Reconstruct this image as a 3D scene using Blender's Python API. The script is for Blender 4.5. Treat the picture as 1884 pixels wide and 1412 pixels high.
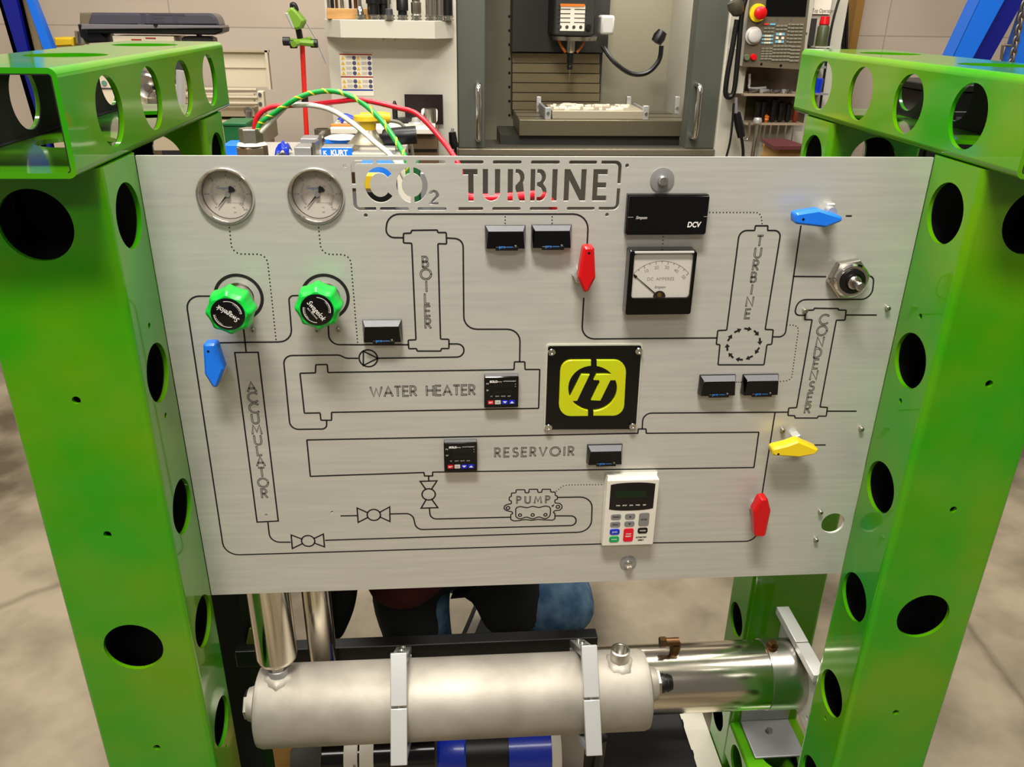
import bpy, bmesh, math, random
from math import sin, cos, pi, radians, sqrt, atan2, hypot
from mathutils import Vector as V, Matrix
random.seed(7)
SC = bpy.context.scene
C = SC.collection
for _o in list(bpy.data.objects): bpy.data.objects.remove(_o)

# ---------------------------------------------------------------- camera, world, lights
ZT = 1.48                                  # height of the top edge of the control panel
CAMP = V((0.37759, -1.03753, 0.16867 + ZT))
FPX = 1505.4
FW = V((0.07094106, 0.9055852, -0.41818992)); RT = V((0.99733115, -0.07165062, 0.01402708)); UP = V((0.01726085, 0.41806894, 0.9082513))
cd = bpy.data.cameras.new('camera'); cam = bpy.data.objects.new('camera', cd); C.objects.link(cam)
cd.sensor_width = 36; cd.sensor_fit = 'HORIZONTAL'; cd.lens = FPX / 1884 * 36; cd.clip_start = .02; cd.clip_end = 100
M = Matrix.Identity(4)
for i in range(3): M[i][0] = RT[i]; M[i][1] = UP[i]; M[i][2] = -FW[i]; M[i][3] = CAMP[i]
cam.matrix_world = M
SC.camera = cam
w = bpy.data.worlds.new('world'); SC.world = w; w.use_nodes = True
w.node_tree.nodes['Background'].inputs[0].default_value = (1.0, .93, .82, 1); w.node_tree.nodes['Background'].inputs[1].default_value = .15
def area(name, loc, target, sx, sy, power, col=(1, .955, .885)):
    l = bpy.data.lights.new(name, 'AREA'); l.shape = 'RECTANGLE'; l.size = sx; l.size_y = sy; l.energy = power; l.color = col
    o = bpy.data.objects.new(name, l); C.objects.link(o); o.location = loc
    o.rotation_euler = (V(target) - V(loc)).to_track_quat('-Z', 'Y').to_euler()
area('ceiling_lamp_near', (0.1, -1.3, 4.3), (0.35, -0.2, .6), 1.0, .35, 150)
area('front_fill_light', (0.2, -3.8, 4.2), (0.4, -.6, .9), 2.6, .6, 55)  # unseen fill light added to brighten the panel face
area('ceiling_lamp_middle', (0.9, 1.5, 4.6), (0.9, 1.5, 0), 2.4, .5, 110)
area('ceiling_lamp_left', (-2.4, 0.4, 4.6), (-2.2, .6, 0), 2.4, .5, 95)
area('ceiling_lamp_right', (3.2, 0.2, 4.6), (3.0, .4, 0), 2.4, .5, 95)
area('machine_lamp', (1.35, 3.35, 2.25), (1.25, 3.7, 1.2), .5, .2, 9)
area('ceiling_lamp_back', (-.6, 2.2, 4.4), (-.2, 3.4, .9), 2.4, .5, 70)
SC.view_settings.view_transform = 'Standard'; SC.view_settings.look = 'None'
SC.view_settings.exposure = 0.1; SC.view_settings.gamma = 1; SC.view_settings.use_curve_mapping = False
SC.cycles.max_bounces = 8; SC.cycles.transparent_max_bounces = 8; SC.cycles.caustics_reflective = False; SC.cycles.caustics_refractive = False
SC.cycles.use_denoising = True

# ---------------------------------------------------------------- measuring helpers
def ray(px, py): return FW + RT * ((px - 942) / FPX) - UP * ((py - 706) / FPX)
def at(px, py, Y):
    d = ray(px, py); t = (Y - CAMP.y) / d.y; return CAMP + d * t
def onz(px, py, z):
    d = ray(px, py); t = (z - CAMP.z) / d.z; return CAMP + d * t
def onx(px, py, x):
    d = ray(px, py); t = (x - CAMP.x) / d.x; return CAMP + d * t
def pan(px, py, h=0.0):
    p = at(px, py, -h); return (p.x, p.z - ZT)
def Z1(x, y): return pan(340 + x / 3.922, 280 + y / 3.922)
def Z2(x, y): return pan(640 + x / 3.489, 280 + y / 3.489)

# ---------------------------------------------------------------- materials
def lin(c): return tuple(((v / 255) / 12.92 if v / 255 <= .04045 else ((v / 255 + .055) / 1.055) ** 2.4) for v in c)
MATS = {}
def mat(name, rgb, rough=.5, metal=0., rgb2=None, scale=6., stretch=(1, 1, 1), emit=0., coat=0., bump=0., bscale=60., rvar=0., spec=.5, lo=.35, hi=.65, detail=4.):
    if name in MATS: return MATS[name]
    m = bpy.data.materials.new(name); m.use_nodes = True; nt = m.node_tree; N = nt.nodes; L = nt.links
    b = N['Principled BSDF']; c = lin(rgb) + (1,)
    b.inputs['Base Color'].default_value = c; b.inputs['Roughness'].default_value = rough; b.inputs['Metallic'].default_value = metal
    b.inputs['Specular IOR Level'].default_value = spec
    if coat: b.inputs['Coat Weight'].default_value = coat; b.inputs['Coat Roughness'].default_value = .07
    if emit: b.inputs['Emission Color'].default_value = c; b.inputs['Emission Strength'].default_value = emit
    if rgb2 or bump or rvar:
        tc = N.new('ShaderNodeTexCoord'); mp = N.new('ShaderNodeMapping'); mp.inputs['Scale'].default_value = stretch
        L.new(tc.outputs['Object'], mp.inputs['Vector'])
    if rgb2 or rvar:
        n = N.new('ShaderNodeTexNoise'); n.inputs['Scale'].default_value = scale; n.inputs['Detail'].default_value = detail; L.new(mp.outputs[0], n.inputs['Vector'])
    if rgb2:
        r = N.new('ShaderNodeValToRGB'); r.color_ramp.elements[0].position = lo; r.color_ramp.elements[1].position = hi
        r.color_ramp.elements[0].color = c; r.color_ramp.elements[1].color = lin(rgb2) + (1,)
        L.new(n.outputs['Fac'], r.inputs[0]); L.new(r.outputs[0], b.inputs['Base Color'])
    if rvar:
        mr = N.new('ShaderNodeMapRange'); mr.inputs[3].default_value = rough - rvar; mr.inputs[4].default_value = rough + rvar
        L.new(n.outputs['Fac'], mr.inputs[0]); L.new(mr.outputs[0], b.inputs['Roughness'])
    if bump:
        n2 = N.new('ShaderNodeTexNoise'); n2.inputs['Scale'].default_value = bscale; n2.inputs['Detail'].default_value = 3; L.new(mp.outputs[0], n2.inputs['Vector'])
        bp = N.new('ShaderNodeBump'); bp.inputs['Strength'].default_value = bump; bp.inputs['Distance'].default_value = .002
        L.new(n2.outputs['Fac'], bp.inputs['Height']); L.new(bp.outputs[0], b.inputs['Normal'])
    MATS[name] = m; return m
def lens_mat():
    m = bpy.data.materials.new('clear_lens'); m.use_nodes = True; nt = m.node_tree; N = nt.nodes; L = nt.links
    N.remove(N['Principled BSDF']); t = N.new('ShaderNodeBsdfTransparent'); g = N.new('ShaderNodeBsdfGlossy'); g.inputs['Roughness'].default_value = .03
    lw = N.new('ShaderNodeLayerWeight'); lw.inputs[0].default_value = .2; f = N.new('ShaderNodeMath'); f.operation = 'MULTIPLY_ADD'; f.inputs[1].default_value = .25; f.inputs[2].default_value = .03; x = N.new('ShaderNodeMixShader')
    L.new(lw.outputs['Facing'], f.inputs[0]); L.new(f.outputs[0], x.inputs[0]); L.new(t.outputs[0], x.inputs[1]); L.new(g.outputs[0], x.inputs[2]); L.new(x.outputs[0], N['Material Output'].inputs[0])
    return m
LENS = lens_mat()
GREEN = mat('green_paint', (44, 150, 0), .3, 0, (96, 150, 0), 5.5, coat=.9, spec=.12, detail=5, lo=.38, hi=.66)
HOLESHADE = mat('hole_shade_black', (16, 15, 13), .7)  # near black that paints the shade inside the tubes
ALU = mat('brushed_aluminium', (218, 216, 206), .42, .45, (208, 206, 197), 6., (1.2, 8, 26), rvar=.05, bump=.03, bscale=14)
ETCH = mat('black_engraving', (14, 13, 11), .7)
ETCHG = mat('grey_engraving', (52, 50, 44), .7)
BLACK = mat('black_plastic', (9, 9, 10), .38)
BLACKG = mat('gloss_black', (5, 5, 6), .12)
DGREY = mat('dark_grey_plastic', (58, 58, 60), .4)
CHROME = mat('chrome', (232, 230, 224), .12, 1.)
STEEL = mat('steel', (190, 186, 176), .28, 1.)
ROUGHSTEEL = mat('blasted_steel', (190, 183, 170), .58, .6, (162, 155, 142), 9., bump=.1, bscale=120)
POLISHED = mat('polished_tube', (214, 206, 190), .16, 1., rvar=.06, scale=8.)
ALUB = mat('machined_aluminium', (216, 216, 212), .32, .65)
ALUM = mat('matte_aluminium', (170, 170, 170), .42, .6)
WHITEP = mat('white_plastic', (226, 220, 204), .4)
WHITE = mat('white_print', (236, 232, 222), .6)
MILLW = mat('machine_white', (192, 187, 171), .45)
MILLG = mat('machine_grey_green', (80, 83, 74), .4)
MILLD = mat('machine_dark', (42, 42, 36), .5)
MILLI = mat('machine_interior', (150, 144, 122), .45)
TAN = mat('way_cover_steel', (150, 136, 104), .38, .5)
RED = mat('red_vinyl', (206, 8, 18), .3)
BLUEV = mat('blue_vinyl', (24, 122, 244), .35)
YELV = mat('yellow_vinyl', (246, 212, 30), .35)
KNOBG = mat('knob_green', (14, 200, 62), .35)
LIME = mat('lime_acrylic', (196, 214, 22), .3, 0, (206, 200, 10), 14)
BLUEPAINT = mat('blue_paint', (18, 104, 214), .4)
BLUESHADE = mat('blue_paint_shade', (6, 18, 120), .4)  # darker blue putting the gantry legs' shaded side into the colour
BEIGE = mat('beige_machine', (206, 194, 168), .5)
BEIGED = mat('beige_grey', (172, 158, 132), .5)  # greyer beige of the lathe bed, rails, tray and guard trim
WOOD = mat('pale_wood', (196, 150, 88), .6, 0, (170, 120, 64), 4, (1, 1, 9))
ORANGE = mat('orange_plastic', (226, 122, 36), .4)
YELLOW = mat('yellow_plastic', (222, 184, 34), .4)
BLUED = mat('deep_blue', (10, 50, 190), .3, coat=.4)
REDP = mat('red_pole_paint', (214, 34, 22), .4)
DGREEN = mat('dark_green_plastic', (16, 92, 44), .45)
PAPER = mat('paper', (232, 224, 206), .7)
BROWN = mat('brown_board', (92, 70, 42), .6)
GREYTXT = mat('grey_print', (150, 146, 138), .6)
BLUETXT = mat('blue_print', (40, 130, 220), .5)
DENIM = mat('denim', (50, 84, 118), .85, 0, (92, 122, 148), 30, bump=.3, bscale=200)
CLOTHB = mat('black_cloth', (10, 10, 11), .9)
SKIN = mat('skin', (208, 160, 130), .55)
HAIRM = mat('dark_hair', (42, 30, 22), .7)

# ---------------------------------------------------------------- mesh builder
class G:
    def __init__(s): s.v = []; s.f = []
    def add(s, vs, fs, m=None):
        n = len(s.v); s.v += [(m @ V(p)) if m is not None else V(p) for p in vs]; s.f += [tuple(i + n for i in f) for f in fs]; return s
    def box(s, a, b, m=None):
        (x0, y0, z0), (x1, y1, z1) = a, b
        x0, x1 = sorted((x0, x1)); y0, y1 = sorted((y0, y1)); z0, z1 = sorted((z0, z1))
        return s.add([(x0, y0, z0), (x1, y0, z0), (x1, y1, z0), (x0, y1, z0), (x0, y0, z1), (x1, y0, z1), (x1, y1, z1), (x0, y1, z1)],
                     [(0, 3, 2, 1), (4, 5, 6, 7), (0, 1, 5, 4), (1, 2, 6, 5), (2, 3, 7, 6), (3, 0, 4, 7)], m)
    def lathe(s, prof, m=None, n=32, rfun=None):
        """prof: (r, h) pairs, turned about local Z"""
        vs = []; fs = []; idx = []
        for k, (r, h) in enumerate(prof):
            if r <= 1e-9: idx.append([len(vs)]); vs.append((0, 0, h)); continue
            row = []
            for i in range(n):
                a = 2 * pi * i / n; q = r * (rfun(a) if rfun else 1); row.append(len(vs)); vs.append((q * cos(a), q * sin(a), h))
            idx.append(row)
        for A, B in zip(idx, idx[1:]):
            for i in range(n):
                j = (i + 1) % n
                if len(A) == 1 and len(B) == 1: continue
                if len(A) == 1: fs.append((A[0], B[j], B[i]))
                elif len(B) == 1: fs.append((A[i], A[j], B[0]))
                else: fs.append((A[i], A[j], B[j], B[i]))
        return s.add(vs, fs, m)
    def cyl(s, p0, p1, r0, r1=None, n=24):
        p0 = V(p0); p1 = V(p1); r1 = r0 if r1 is None else r1; d = p1 - p0
        m = Matrix.Translation(p0) @ d.to_track_quat('Z', 'Y').to_matrix().to_4x4(); L = d.length
        return s.lathe([(0, 0), (r0, 0), (r1, L), (0, L)], m, n)
    def tube(s, path, r, n=8, rf=None):
        P = [V(p) for p in path]; rows = []; up = None; vs = []; fs = []
        for i, p in enumerate(P):
            t = (P[min(i + 1, len(P) - 1)] - P[max(i - 1, 0)]).normalized()
            if up is None: up = t.orthogonal().normalized()
            up = (up - t * up.dot(t)).normalized(); sd = t.cross(up); rr = rf(i / (len(P) - 1)) if rf else r
            rows.append([len(vs) + k for k in range(n)]); vs += [p + (up * cos(2 * pi * k / n) + sd * sin(2 * pi * k / n)) * rr for k in range(n)]
        for A, B in zip(rows, rows[1:]):
            for k in range(n): fs.append((A[k], A[(k + 1) % n], B[(k + 1) % n], B[k]))
        fs.append(tuple(reversed(rows[0]))); fs.append(tuple(rows[-1]))
        return s.add(vs, fs)
    def prism(s, pts, h0, h1, F, inset=0.):
        """closed outline in the (u, v) plane of frame F from height h0 to h1, the front edge chamfered by inset"""
        pts = ccw(pts); n = len(pts); vs = [(x, y, h0) for x, y in pts]; rings = 1
        if inset:
            ins = offset_loop(pts, -inset); vs += [(x, y, h1 - inset) for x, y in pts] + [(x, y, h1) for x, y in ins]; rings = 2
        else: vs += [(x, y, h1) for x, y in pts]
        fs = [tuple(reversed(range(n))), tuple(range(rings * n, rings * n + n))]
        for k in range(rings):
            for i in range(n): j = (i + 1) % n; fs.append((k * n + i, k * n + j, k * n + n + j, k * n + n + i))
        return s.add(vs, fs, F)
    def ribbon(s, pts, wd, F, closed=False, h=0.):
        a = off_line(pts, wd / 2, closed); b = off_line(pts, -wd / 2, closed); n = len(pts)
        vs = [(x, y, h) for x, y in a] + [(x, y, h) for x, y in b]
        fs = [(n + i, n + (i + 1) % n, (i + 1) % n, i) for i in range(n if closed else n - 1)]
        return s.add(vs, fs, F)
    def disc(s, x, y, r, F, h=0., n=10): return s.add([(x + r * cos(2 * pi * i / n), y + r * sin(2 * pi * i / n), h) for i in range(n)], [tuple(range(n))], F)
    def poly(s, pts, F, h=0.): pts = ccw(pts); return s.add([(x, y, h) for x, y in pts], [tuple(range(len(pts)))], F)
    def plate(s, loops, h0, h1, F):
        """outline plus holes, extruded from h0 to h1 in frame F"""
        cu = bpy.data.curves.new('outline', 'CURVE'); cu.dimensions = '2D'; cu.fill_mode = 'BOTH'; cu.extrude = abs(h1 - h0) / 2
        for lp in loops:
            sp = cu.splines.new('POLY'); sp.points.add(len(lp) - 1); sp.use_cyclic_u = True
            for p, (x, y) in zip(sp.points, lp): p.co = (x, y, 0, 1)
        ob = bpy.data.objects.new('outline', cu); C.objects.link(ob)
        me = bpy.data.meshes.new_from_object(ob.evaluated_get(bpy.context.evaluated_depsgraph_get()))
        mm = F @ Matrix.Translation((0, 0, (h0 + h1) / 2))
        s.add([v.co.copy() for v in me.vertices], [tuple(p.vertices) for p in me.polygons], mm)
        bpy.data.objects.remove(ob); bpy.data.curves.remove(cu); bpy.data.meshes.remove(me); return s
    def text(s, t, size, F, x=0, y=0, h=.0003, width=None, shear=0, ang=0, align='CENTER', bold=0):
        cu = bpy.data.curves.new('lettering', 'FONT'); cu.body = t; cu.size = size; cu.align_x = align; cu.align_y = 'CENTER'; cu.shear = shear; cu.offset = bold; cu.resolution_u = 3
        ob = bpy.data.objects.new('lettering', cu); C.objects.link(ob)
        me = bpy.data.meshes.new_from_object(ob.evaluated_get(bpy.context.evaluated_depsgraph_get()))
        if len(me.vertices):
            xs = [v.co.x for v in me.vertices]; k = 1. if width is None else width / max(1e-6, max(xs) - min(xs))
            mm = F @ Matrix.Translation((x, y, h)) @ Matrix.Rotation(ang, 4, 'Z') @ Matrix.Diagonal((k, 1, 1, 1))
            s.add([v.co.copy() for v in me.vertices], [tuple(p.vertices) for p in me.polygons], mm)
        bpy.data.objects.remove(ob); bpy.data.curves.remove(cu); bpy.data.meshes.remove(me); return s

def area2(p): return sum(p[i][0] * p[(i + 1) % len(p)][1] - p[(i + 1) % len(p)][0] * p[i][1] for i in range(len(p)))
def ccw(p): return list(p) if area2(p) > 0 else list(reversed(p))
def off_line(pts, d, closed):
    n = len(pts); out = []
    for i in range(n):
        p = pts[i]; a = pts[i - 1] if (i or closed) else None; b = pts[(i + 1) % n] if (i < n - 1 or closed) else None
        ns = []
        for q, r in ((a, p), (p, b)):
            if q is None or r is None: continue
            L = hypot(r[0] - q[0], r[1] - q[1]) or 1e-9; ns.append((-(r[1] - q[1]) / L, (r[0] - q[0]) / L))
        nx = sum(k[0] for k in ns) / len(ns); ny = sum(k[1] for k in ns) / len(ns); l2 = max(.25, nx * nx + ny * ny)
        out.append((p[0] + nx / l2 * d, p[1] + ny / l2 * d))
    return out
def offset_loop(pts, d): return off_line(pts, -d, True)      # ccw loop: negative d goes inward
def stroke(pts, wd):                                        # outline polygon of a thick line
    return off_line(pts, wd / 2, False) + list(reversed(off_line(pts, -wd / 2, False)))
def fil(pts, r, closed=False, n=6):
    out = []; N = len(pts); rr = r if isinstance(r, (list, tuple)) else [r] * N
    for i, p in enumerate(pts):
        if (not closed and i in (0, N - 1)) or rr[i] <= 0: out.append(tuple(p)); continue
        a = V(pts[i - 1]); b = V(pts[(i + 1) % N]); p = V(p); u = (a - p); v = (b - p)
        lu, lv = u.length, v.length; u.normalize(); v.normalize(); ang = u.angle(v, pi)
        if ang > 3.05 or ang < .05: out.append(tuple(p)); continue
        t = min(rr[i] / math.tan(ang / 2), lu * .49, lv * .49); R = t * math.tan(ang / 2)
        c = p + (u + v).normalized() * (R / sin(ang / 2)); s0 = p + u * t - c; e0 = p + v * t - c
        a0 = atan2(s0.y, s0.x); da = atan2(e0.y, e0.x) - a0
        while da > pi: da -= 2 * pi
        while da < -pi: da += 2 * pi
        out += [(c.x + R * cos(a0 + da * k / n), c.y + R * sin(a0 + da * k / n)) for k in range(n + 1)]
    return out
def arc(cx, cy, rx, ry, a0, a1, n=14): return [(cx + rx * cos(radians(a0 + (a1 - a0) * k / n)), cy + ry * sin(radians(a0 + (a1 - a0) * k / n))) for k in range(n + 1)]
def circ(cx, cy, r, n=28): return [(cx + r * cos(2 * pi * i / n), cy + r * sin(2 * pi * i / n)) for i in range(n)]
def rrect(x0, y0, x1, y1, r, n=4): return fil([(x0, y0), (x1, y0), (x1, y1), (x0, y1)], r, True, n)
def spline(P, n=10):
    P = [V(p) for p in P]; out = []
    for i in range(len(P) - 1):
        a = P[max(i - 1, 0)]; b = P[i]; c = P[i + 1]; d = P[min(i + 2, len(P) - 1)]
        for k in range(n):
            t = k / n; out.append(.5 * ((2 * b) + (c - a) * t + (2 * a - 5 * b + 4 * c - d) * t * t + (3 * b - a - 3 * c + d) * t ** 3))
    return out + [P[-1]]
def FR(o, u=(1, 0, 0), v=(0, 0, 1)):
    u = V(u).normalized(); v = V(v); v = (v - u * v.dot(u)).normalized(); n = u.cross(v); m = Matrix.Identity(4)
    for i in range(3): m[i][0] = u[i]; m[i][1] = v[i]; m[i][2] = n[i]; m[i][3] = o[i]
    return m
PF = FR((0, 0, ZT))                                         # frame of the panel face: u right, v up, n towards the viewer

# ---------------------------------------------------------------- objects
def wloc(o):
    p = V((0, 0, 0))
    while o: p += o.location; o = o.parent
    return p
def obj(name, g, m, parent=None, label=None, smooth=True, bev=0., kind=None, ang=38):
    me = bpy.data.meshes.new(name)
    if parent is not None: base = wloc(parent); loc = V((0, 0, 0))
    else:
        xs = [p.x for p in g.v]; ys = [p.y for p in g.v]; zs = [p.z for p in g.v]
        loc = V(((min(xs) + max(xs)) / 2, (min(ys) + max(ys)) / 2, min(zs))); base = loc
    me.from_pydata([tuple(p - base) for p in g.v], [], g.f); me.update()
    if smooth: me.shade_smooth(); me.set_sharp_from_angle(angle=radians(ang))
    me.materials.append(m)
    o = bpy.data.objects.new(name, me); C.objects.link(o); o.location = loc
    if parent is not None: o.parent = parent
    if bev:
        b = o.modifiers.new('bevel', 'BEVEL'); b.width = bev; b.segments = 2; b.limit_method = 'ANGLE'; b.angle_limit = radians(50)
    if label: o['label'] = label
    if kind: o['kind'] = kind
    return o
def tag(o, label, cat, group=None):
    o['label'] = label; o['category'] = cat
    if group: o['group'] = group
    return o
def thing(name, label, cat, loc, group=None):
    o = bpy.data.objects.new(name, None); C.objects.link(o); o.location = V(loc); o.empty_display_size = .05
    return tag(o, label, cat, group)
def dup(root, loc, label=None):
    r = root.copy(); C.objects.link(r); r.location = V(loc)
    if label: r['label'] = label
    for ch in list(root.children):
        c = ch.copy(); C.objects.link(c); c.parent = r
        for g in list(ch.children):
            d = g.copy(); C.objects.link(d); d.parent = c
    return r
def bx(name, px0, py0, px1, py1, Y, dep, m, parent=None, bev=.004, **k):
    """box whose front face, in the vertical plane Y, spans those photo measurements"""
    xm, ym = (px0 + px1) / 2, (py0 + py1) / 2
    return obj(name, G().box((at(px0, ym, Y).x, Y, at(xm, py1, Y).z), (at(px1, ym, Y).x, Y + dep, at(xm, py0, Y).z)), m, parent, bev=bev, **k)
def bg(px0, py0, px1, py1, Y, dep, g=None):
    xm, ym = (px0 + px1) / 2, (py0 + py1) / 2
    return (g or G()).box((at(px0, ym, Y).x, Y, at(xm, py1, Y).z), (at(px1, ym, Y).x, Y + dep, at(xm, py0, Y).z))
def hexa(r, a0=0): return [(r * cos(radians(60 * i + a0)), r * sin(radians(60 * i + a0))) for i in range(6)]

# ================================================================ setting
def floor_mat():
    m = mat('concrete', (140, 128, 107), .55, 0, (74, 63, 46), 3.6, bump=.3, bscale=14, rvar=.12, detail=12, lo=.34, hi=.68)
    nt = m.node_tree; N = nt.nodes; L = nt.links; b = N['Principled BSDF']; old = b.inputs['Base Color'].links[0].from_socket
    tc = N.new('ShaderNodeTexCoord'); vo = N.new('ShaderNodeTexVoronoi'); vo.feature = 'DISTANCE_TO_EDGE'; vo.inputs['Scale'].default_value = .28
    nz = N.new('ShaderNodeTexNoise'); nz.inputs['Scale'].default_value = 3; mx = N.new('ShaderNodeMix'); mx.data_type = 'VECTOR'; mx.inputs[0].default_value = .12
    L.new(tc.outputs['Object'], nz.inputs['Vector']); L.new(tc.outputs['Object'], mx.inputs[4]); L.new(nz.outputs['Color'], mx.inputs[5]); L.new(mx.outputs[1], vo.inputs['Vector'])
    r = N.new('ShaderNodeValToRGB'); r.color_ramp.elements[0].position = .0; r.color_ramp.elements[1].position = .0035; r.color_ramp.elements[0].color = (.35, .3, .25, 1)
    mm = N.new('ShaderNodeMix'); mm.data_type = 'RGBA'; mm.blend_type = 'MULTIPLY'; mm.inputs[0].default_value = .55
    L.new(vo.outputs['Distance'], r.inputs[0]); L.new(old, mm.inputs[6]); L.new(r.outputs[0], mm.inputs[7]); L.new(mm.outputs[2], b.inputs['Base Color'])
    return m
obj('floor', G().box((-6, -5, -.1), (8, 5.2, 0)), floor_mat(), kind='structure', smooth=False)
def wall_mat():
    m = mat('wall_panels', (206, 190, 170), .7); nt = m.node_tree; N = nt.nodes; L = nt.links; b = N['Principled BSDF']
    tc = N.new('ShaderNodeTexCoord'); mp = N.new('ShaderNodeMapping'); mp.inputs['Rotation'].default_value = (radians(-90), 0, 0)
    br = N.new('ShaderNodeTexBrick'); br.inputs['Scale'].default_value = 1; br.inputs['Mortar Size'].default_value = .004; br.inputs['Brick Width'].default_value = 1.22; br.inputs['Row Height'].default_value = 1.5
    br.offset = 0
    br.inputs['Color1'].default_value = lin((205, 189, 171)) + (1,); br.inputs['Color2'].default_value = lin((201, 184, 165)) + (1,); br.inputs['Mortar'].default_value = lin((170, 156, 138)) + (1,)
    L.new(tc.outputs['Object'], mp.inputs[0]); L.new(mp.outputs[0], br.inputs['Vector']); L.new(br.outputs['Color'], b.inputs['Base Color']); return m
for nm_, x_ in (('wall_left', -6.2), ('wall_right', 8.0)): obj(nm_, G().box((x_, -5, 0), (x_ + .2, 5.2, 4.5)), mat('side_wall_paint', (200, 186, 166), .7), kind='structure', smooth=False)
obj('wall_back', G().box((-6, 5.0, 0), (8, 5.2, 4.5)), wall_mat(), kind='structure', smooth=False)

# ================================================================ green machine frame
PW, PD0, PD1 = .1613, -.107, .006                         # post width, post front and back
FRAME = thing('equipment_stand', 'bright green painted steel tube frame with round lightening holes, holding the panel', 'frame', (.5, .15, 0))
def tube_box(g, F, wd, dp, L, holes, t=.0055, r=.009, lining=None, lined=('+x', '-x', '+y', '-y')):
    """rectangular tube along local Z; holes: {face: [(offset across, along, radius)]}"""
    for face, (fu, half, across) in {'+x': ((0, 1, 0), wd / 2, dp), '-x': ((0, -1, 0), wd / 2, dp), '+y': ((-1, 0, 0), dp / 2, wd), '-y': ((1, 0, 0), dp / 2, wd)}.items():
        u = V(fu); v = V((0, 0, 1)); n = u.cross(v); K = FR(n * half, u, v); a = across / 2 - r
        loops = [[(-a, 0), (a, 0), (a, L), (-a, L)]]
        for o, z, R in holes.get(face, []): loops.append(circ(o, z, R, 40 if R > .02 else 16))
        g.plate(loops, -t, 0, F @ K)
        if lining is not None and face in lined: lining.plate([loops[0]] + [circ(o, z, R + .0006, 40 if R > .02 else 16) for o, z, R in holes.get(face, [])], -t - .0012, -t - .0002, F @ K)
    for sx, sy, a0 in ((1, 1, 0), (-1, 1, 90), (-1, -1, 180), (1, -1, 270)):
        cx, cy = sx * (wd / 2 - r), sy * (dp / 2 - r); pr = [(cx + q[0], cy + q[1]) for q in arc(0, 0, r, r, a0, a0 + 90, 6)] + [(cx + q[0], cy + q[1]) for q in arc(0, 0, r - t, r - t, a0 + 90, a0, 6)]
        g.prism(pr, 0, L, F)
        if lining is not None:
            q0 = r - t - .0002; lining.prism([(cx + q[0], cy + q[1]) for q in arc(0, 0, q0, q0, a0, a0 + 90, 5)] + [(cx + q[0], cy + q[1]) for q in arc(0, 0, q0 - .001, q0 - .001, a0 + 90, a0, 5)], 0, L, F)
def post(x0, y0, name, label, inner):
    """inner: '+x' for the left side posts, '-x' for the right side posts"""
    L = ZT + .0035; sgn = 1 if inner == '+x' else -1; g = G()
    hs = []
    for k in range(8): 
        z = L - .0645 - .2022 * k
        if z > .04: hs.append((0, z, .0385))
        if k % 2 == 0: pass
    small = [(0, L - .2025, .004), (0, L - .328, .004), (0, L - .93, .004)]
    front = [(0, L - .062, .0405), (0, L - .6655, .0405), (0, L - .277, .0052), (0, L - .4735, .0052), (0, L - .862, .0052), (0, L - 1.27, .0405)]
    back = [(0, L - .6655, .0405), (0, L - 1.27, .0405)] + ([(0, L - .062, .0405)] if y0 > 0 else [])
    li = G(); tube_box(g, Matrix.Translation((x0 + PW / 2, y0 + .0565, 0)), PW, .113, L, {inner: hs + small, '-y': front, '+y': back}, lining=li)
    o = obj(name, g, GREEN, FRAME, label); obj('shade_lining', li, HOLESHADE, o, 'dark lining added as shade inside the post', smooth=False); return o  # dark lining added so the post holes look unlit
post(-PW, PD0, 'front_post', 'left front green post', '+x'); post(1, PD0, 'front_post', 'right front green post', '-x')
post(-PW, .31, 'rear_post', 'left rear green post', '+x'); post(1, .31, 'rear_post', 'right rear green post', '-x')
BZ0 = ZT + .0035; BH = .1057
def hbeam(x0, z0, name, label, y0=-.1645, y1=.477, dy=0):
    g = G(); L = y1 - y0
    F = FR((x0 + PW / 2, y0, z0 + BH / 2), (-1, 0, 0), (0, 0, 1))   # local z = u x v = +y
    m = Matrix.Identity(4)
    cols = (V((1, 0, 0)), V((0, 0, -1)), V((0, 1, 0)))       # local x -> X, local y -> -Z, local z -> Y
    for i in range(3):
        for j in range(3): m[i][j] = cols[j][i]
    m.translation = V((x0 + PW / 2, y0, z0 + BH / 2))
    sd = [(0, .1145 + dy + .1415 * k, .0385) for k in range(4)]
    tp = [(.004, .212 + .2825 * k, .046) for k in range(2)]
    sm = [(0.04, .075, .004), (-.04, .075, .004)]
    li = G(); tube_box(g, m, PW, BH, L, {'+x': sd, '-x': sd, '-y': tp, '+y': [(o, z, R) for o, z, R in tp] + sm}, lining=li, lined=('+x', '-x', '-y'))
    o = obj(name, g, GREEN, FRAME, label); obj('shade_lining', li, HOLESHADE, o, 'dark lining added as shade inside the beam', smooth=False); return o  # dark lining added as painted shade, bottom wall left green
hbeam(-PW, BZ0, 'top_beam', 'left green top beam'); hbeam(1, BZ0, 'top_beam', 'right green top beam')
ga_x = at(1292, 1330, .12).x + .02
hbeam(1, .05, 'bottom_beam', 'right green bottom beam', PD1, .31, -.02); obj('light_patch_sheet', G().box((ga_x, -.05, .0), (.998, .5, .012)), PAPER, FRAME, 'white sheet added as a bright light patch under the right bottom beam'); hbeam(-PW, .05, 'bottom_beam', 'left green bottom beam', PD1, .31, -.02)  # white sheet added to give the floor its bright patch of light
obj('bolted_joint_pad', G().box((-PW + .02, PD0 + .02, BZ0 - .003), (-.02, PD1 - .02, BZ0)), BLACK, FRAME)

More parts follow.
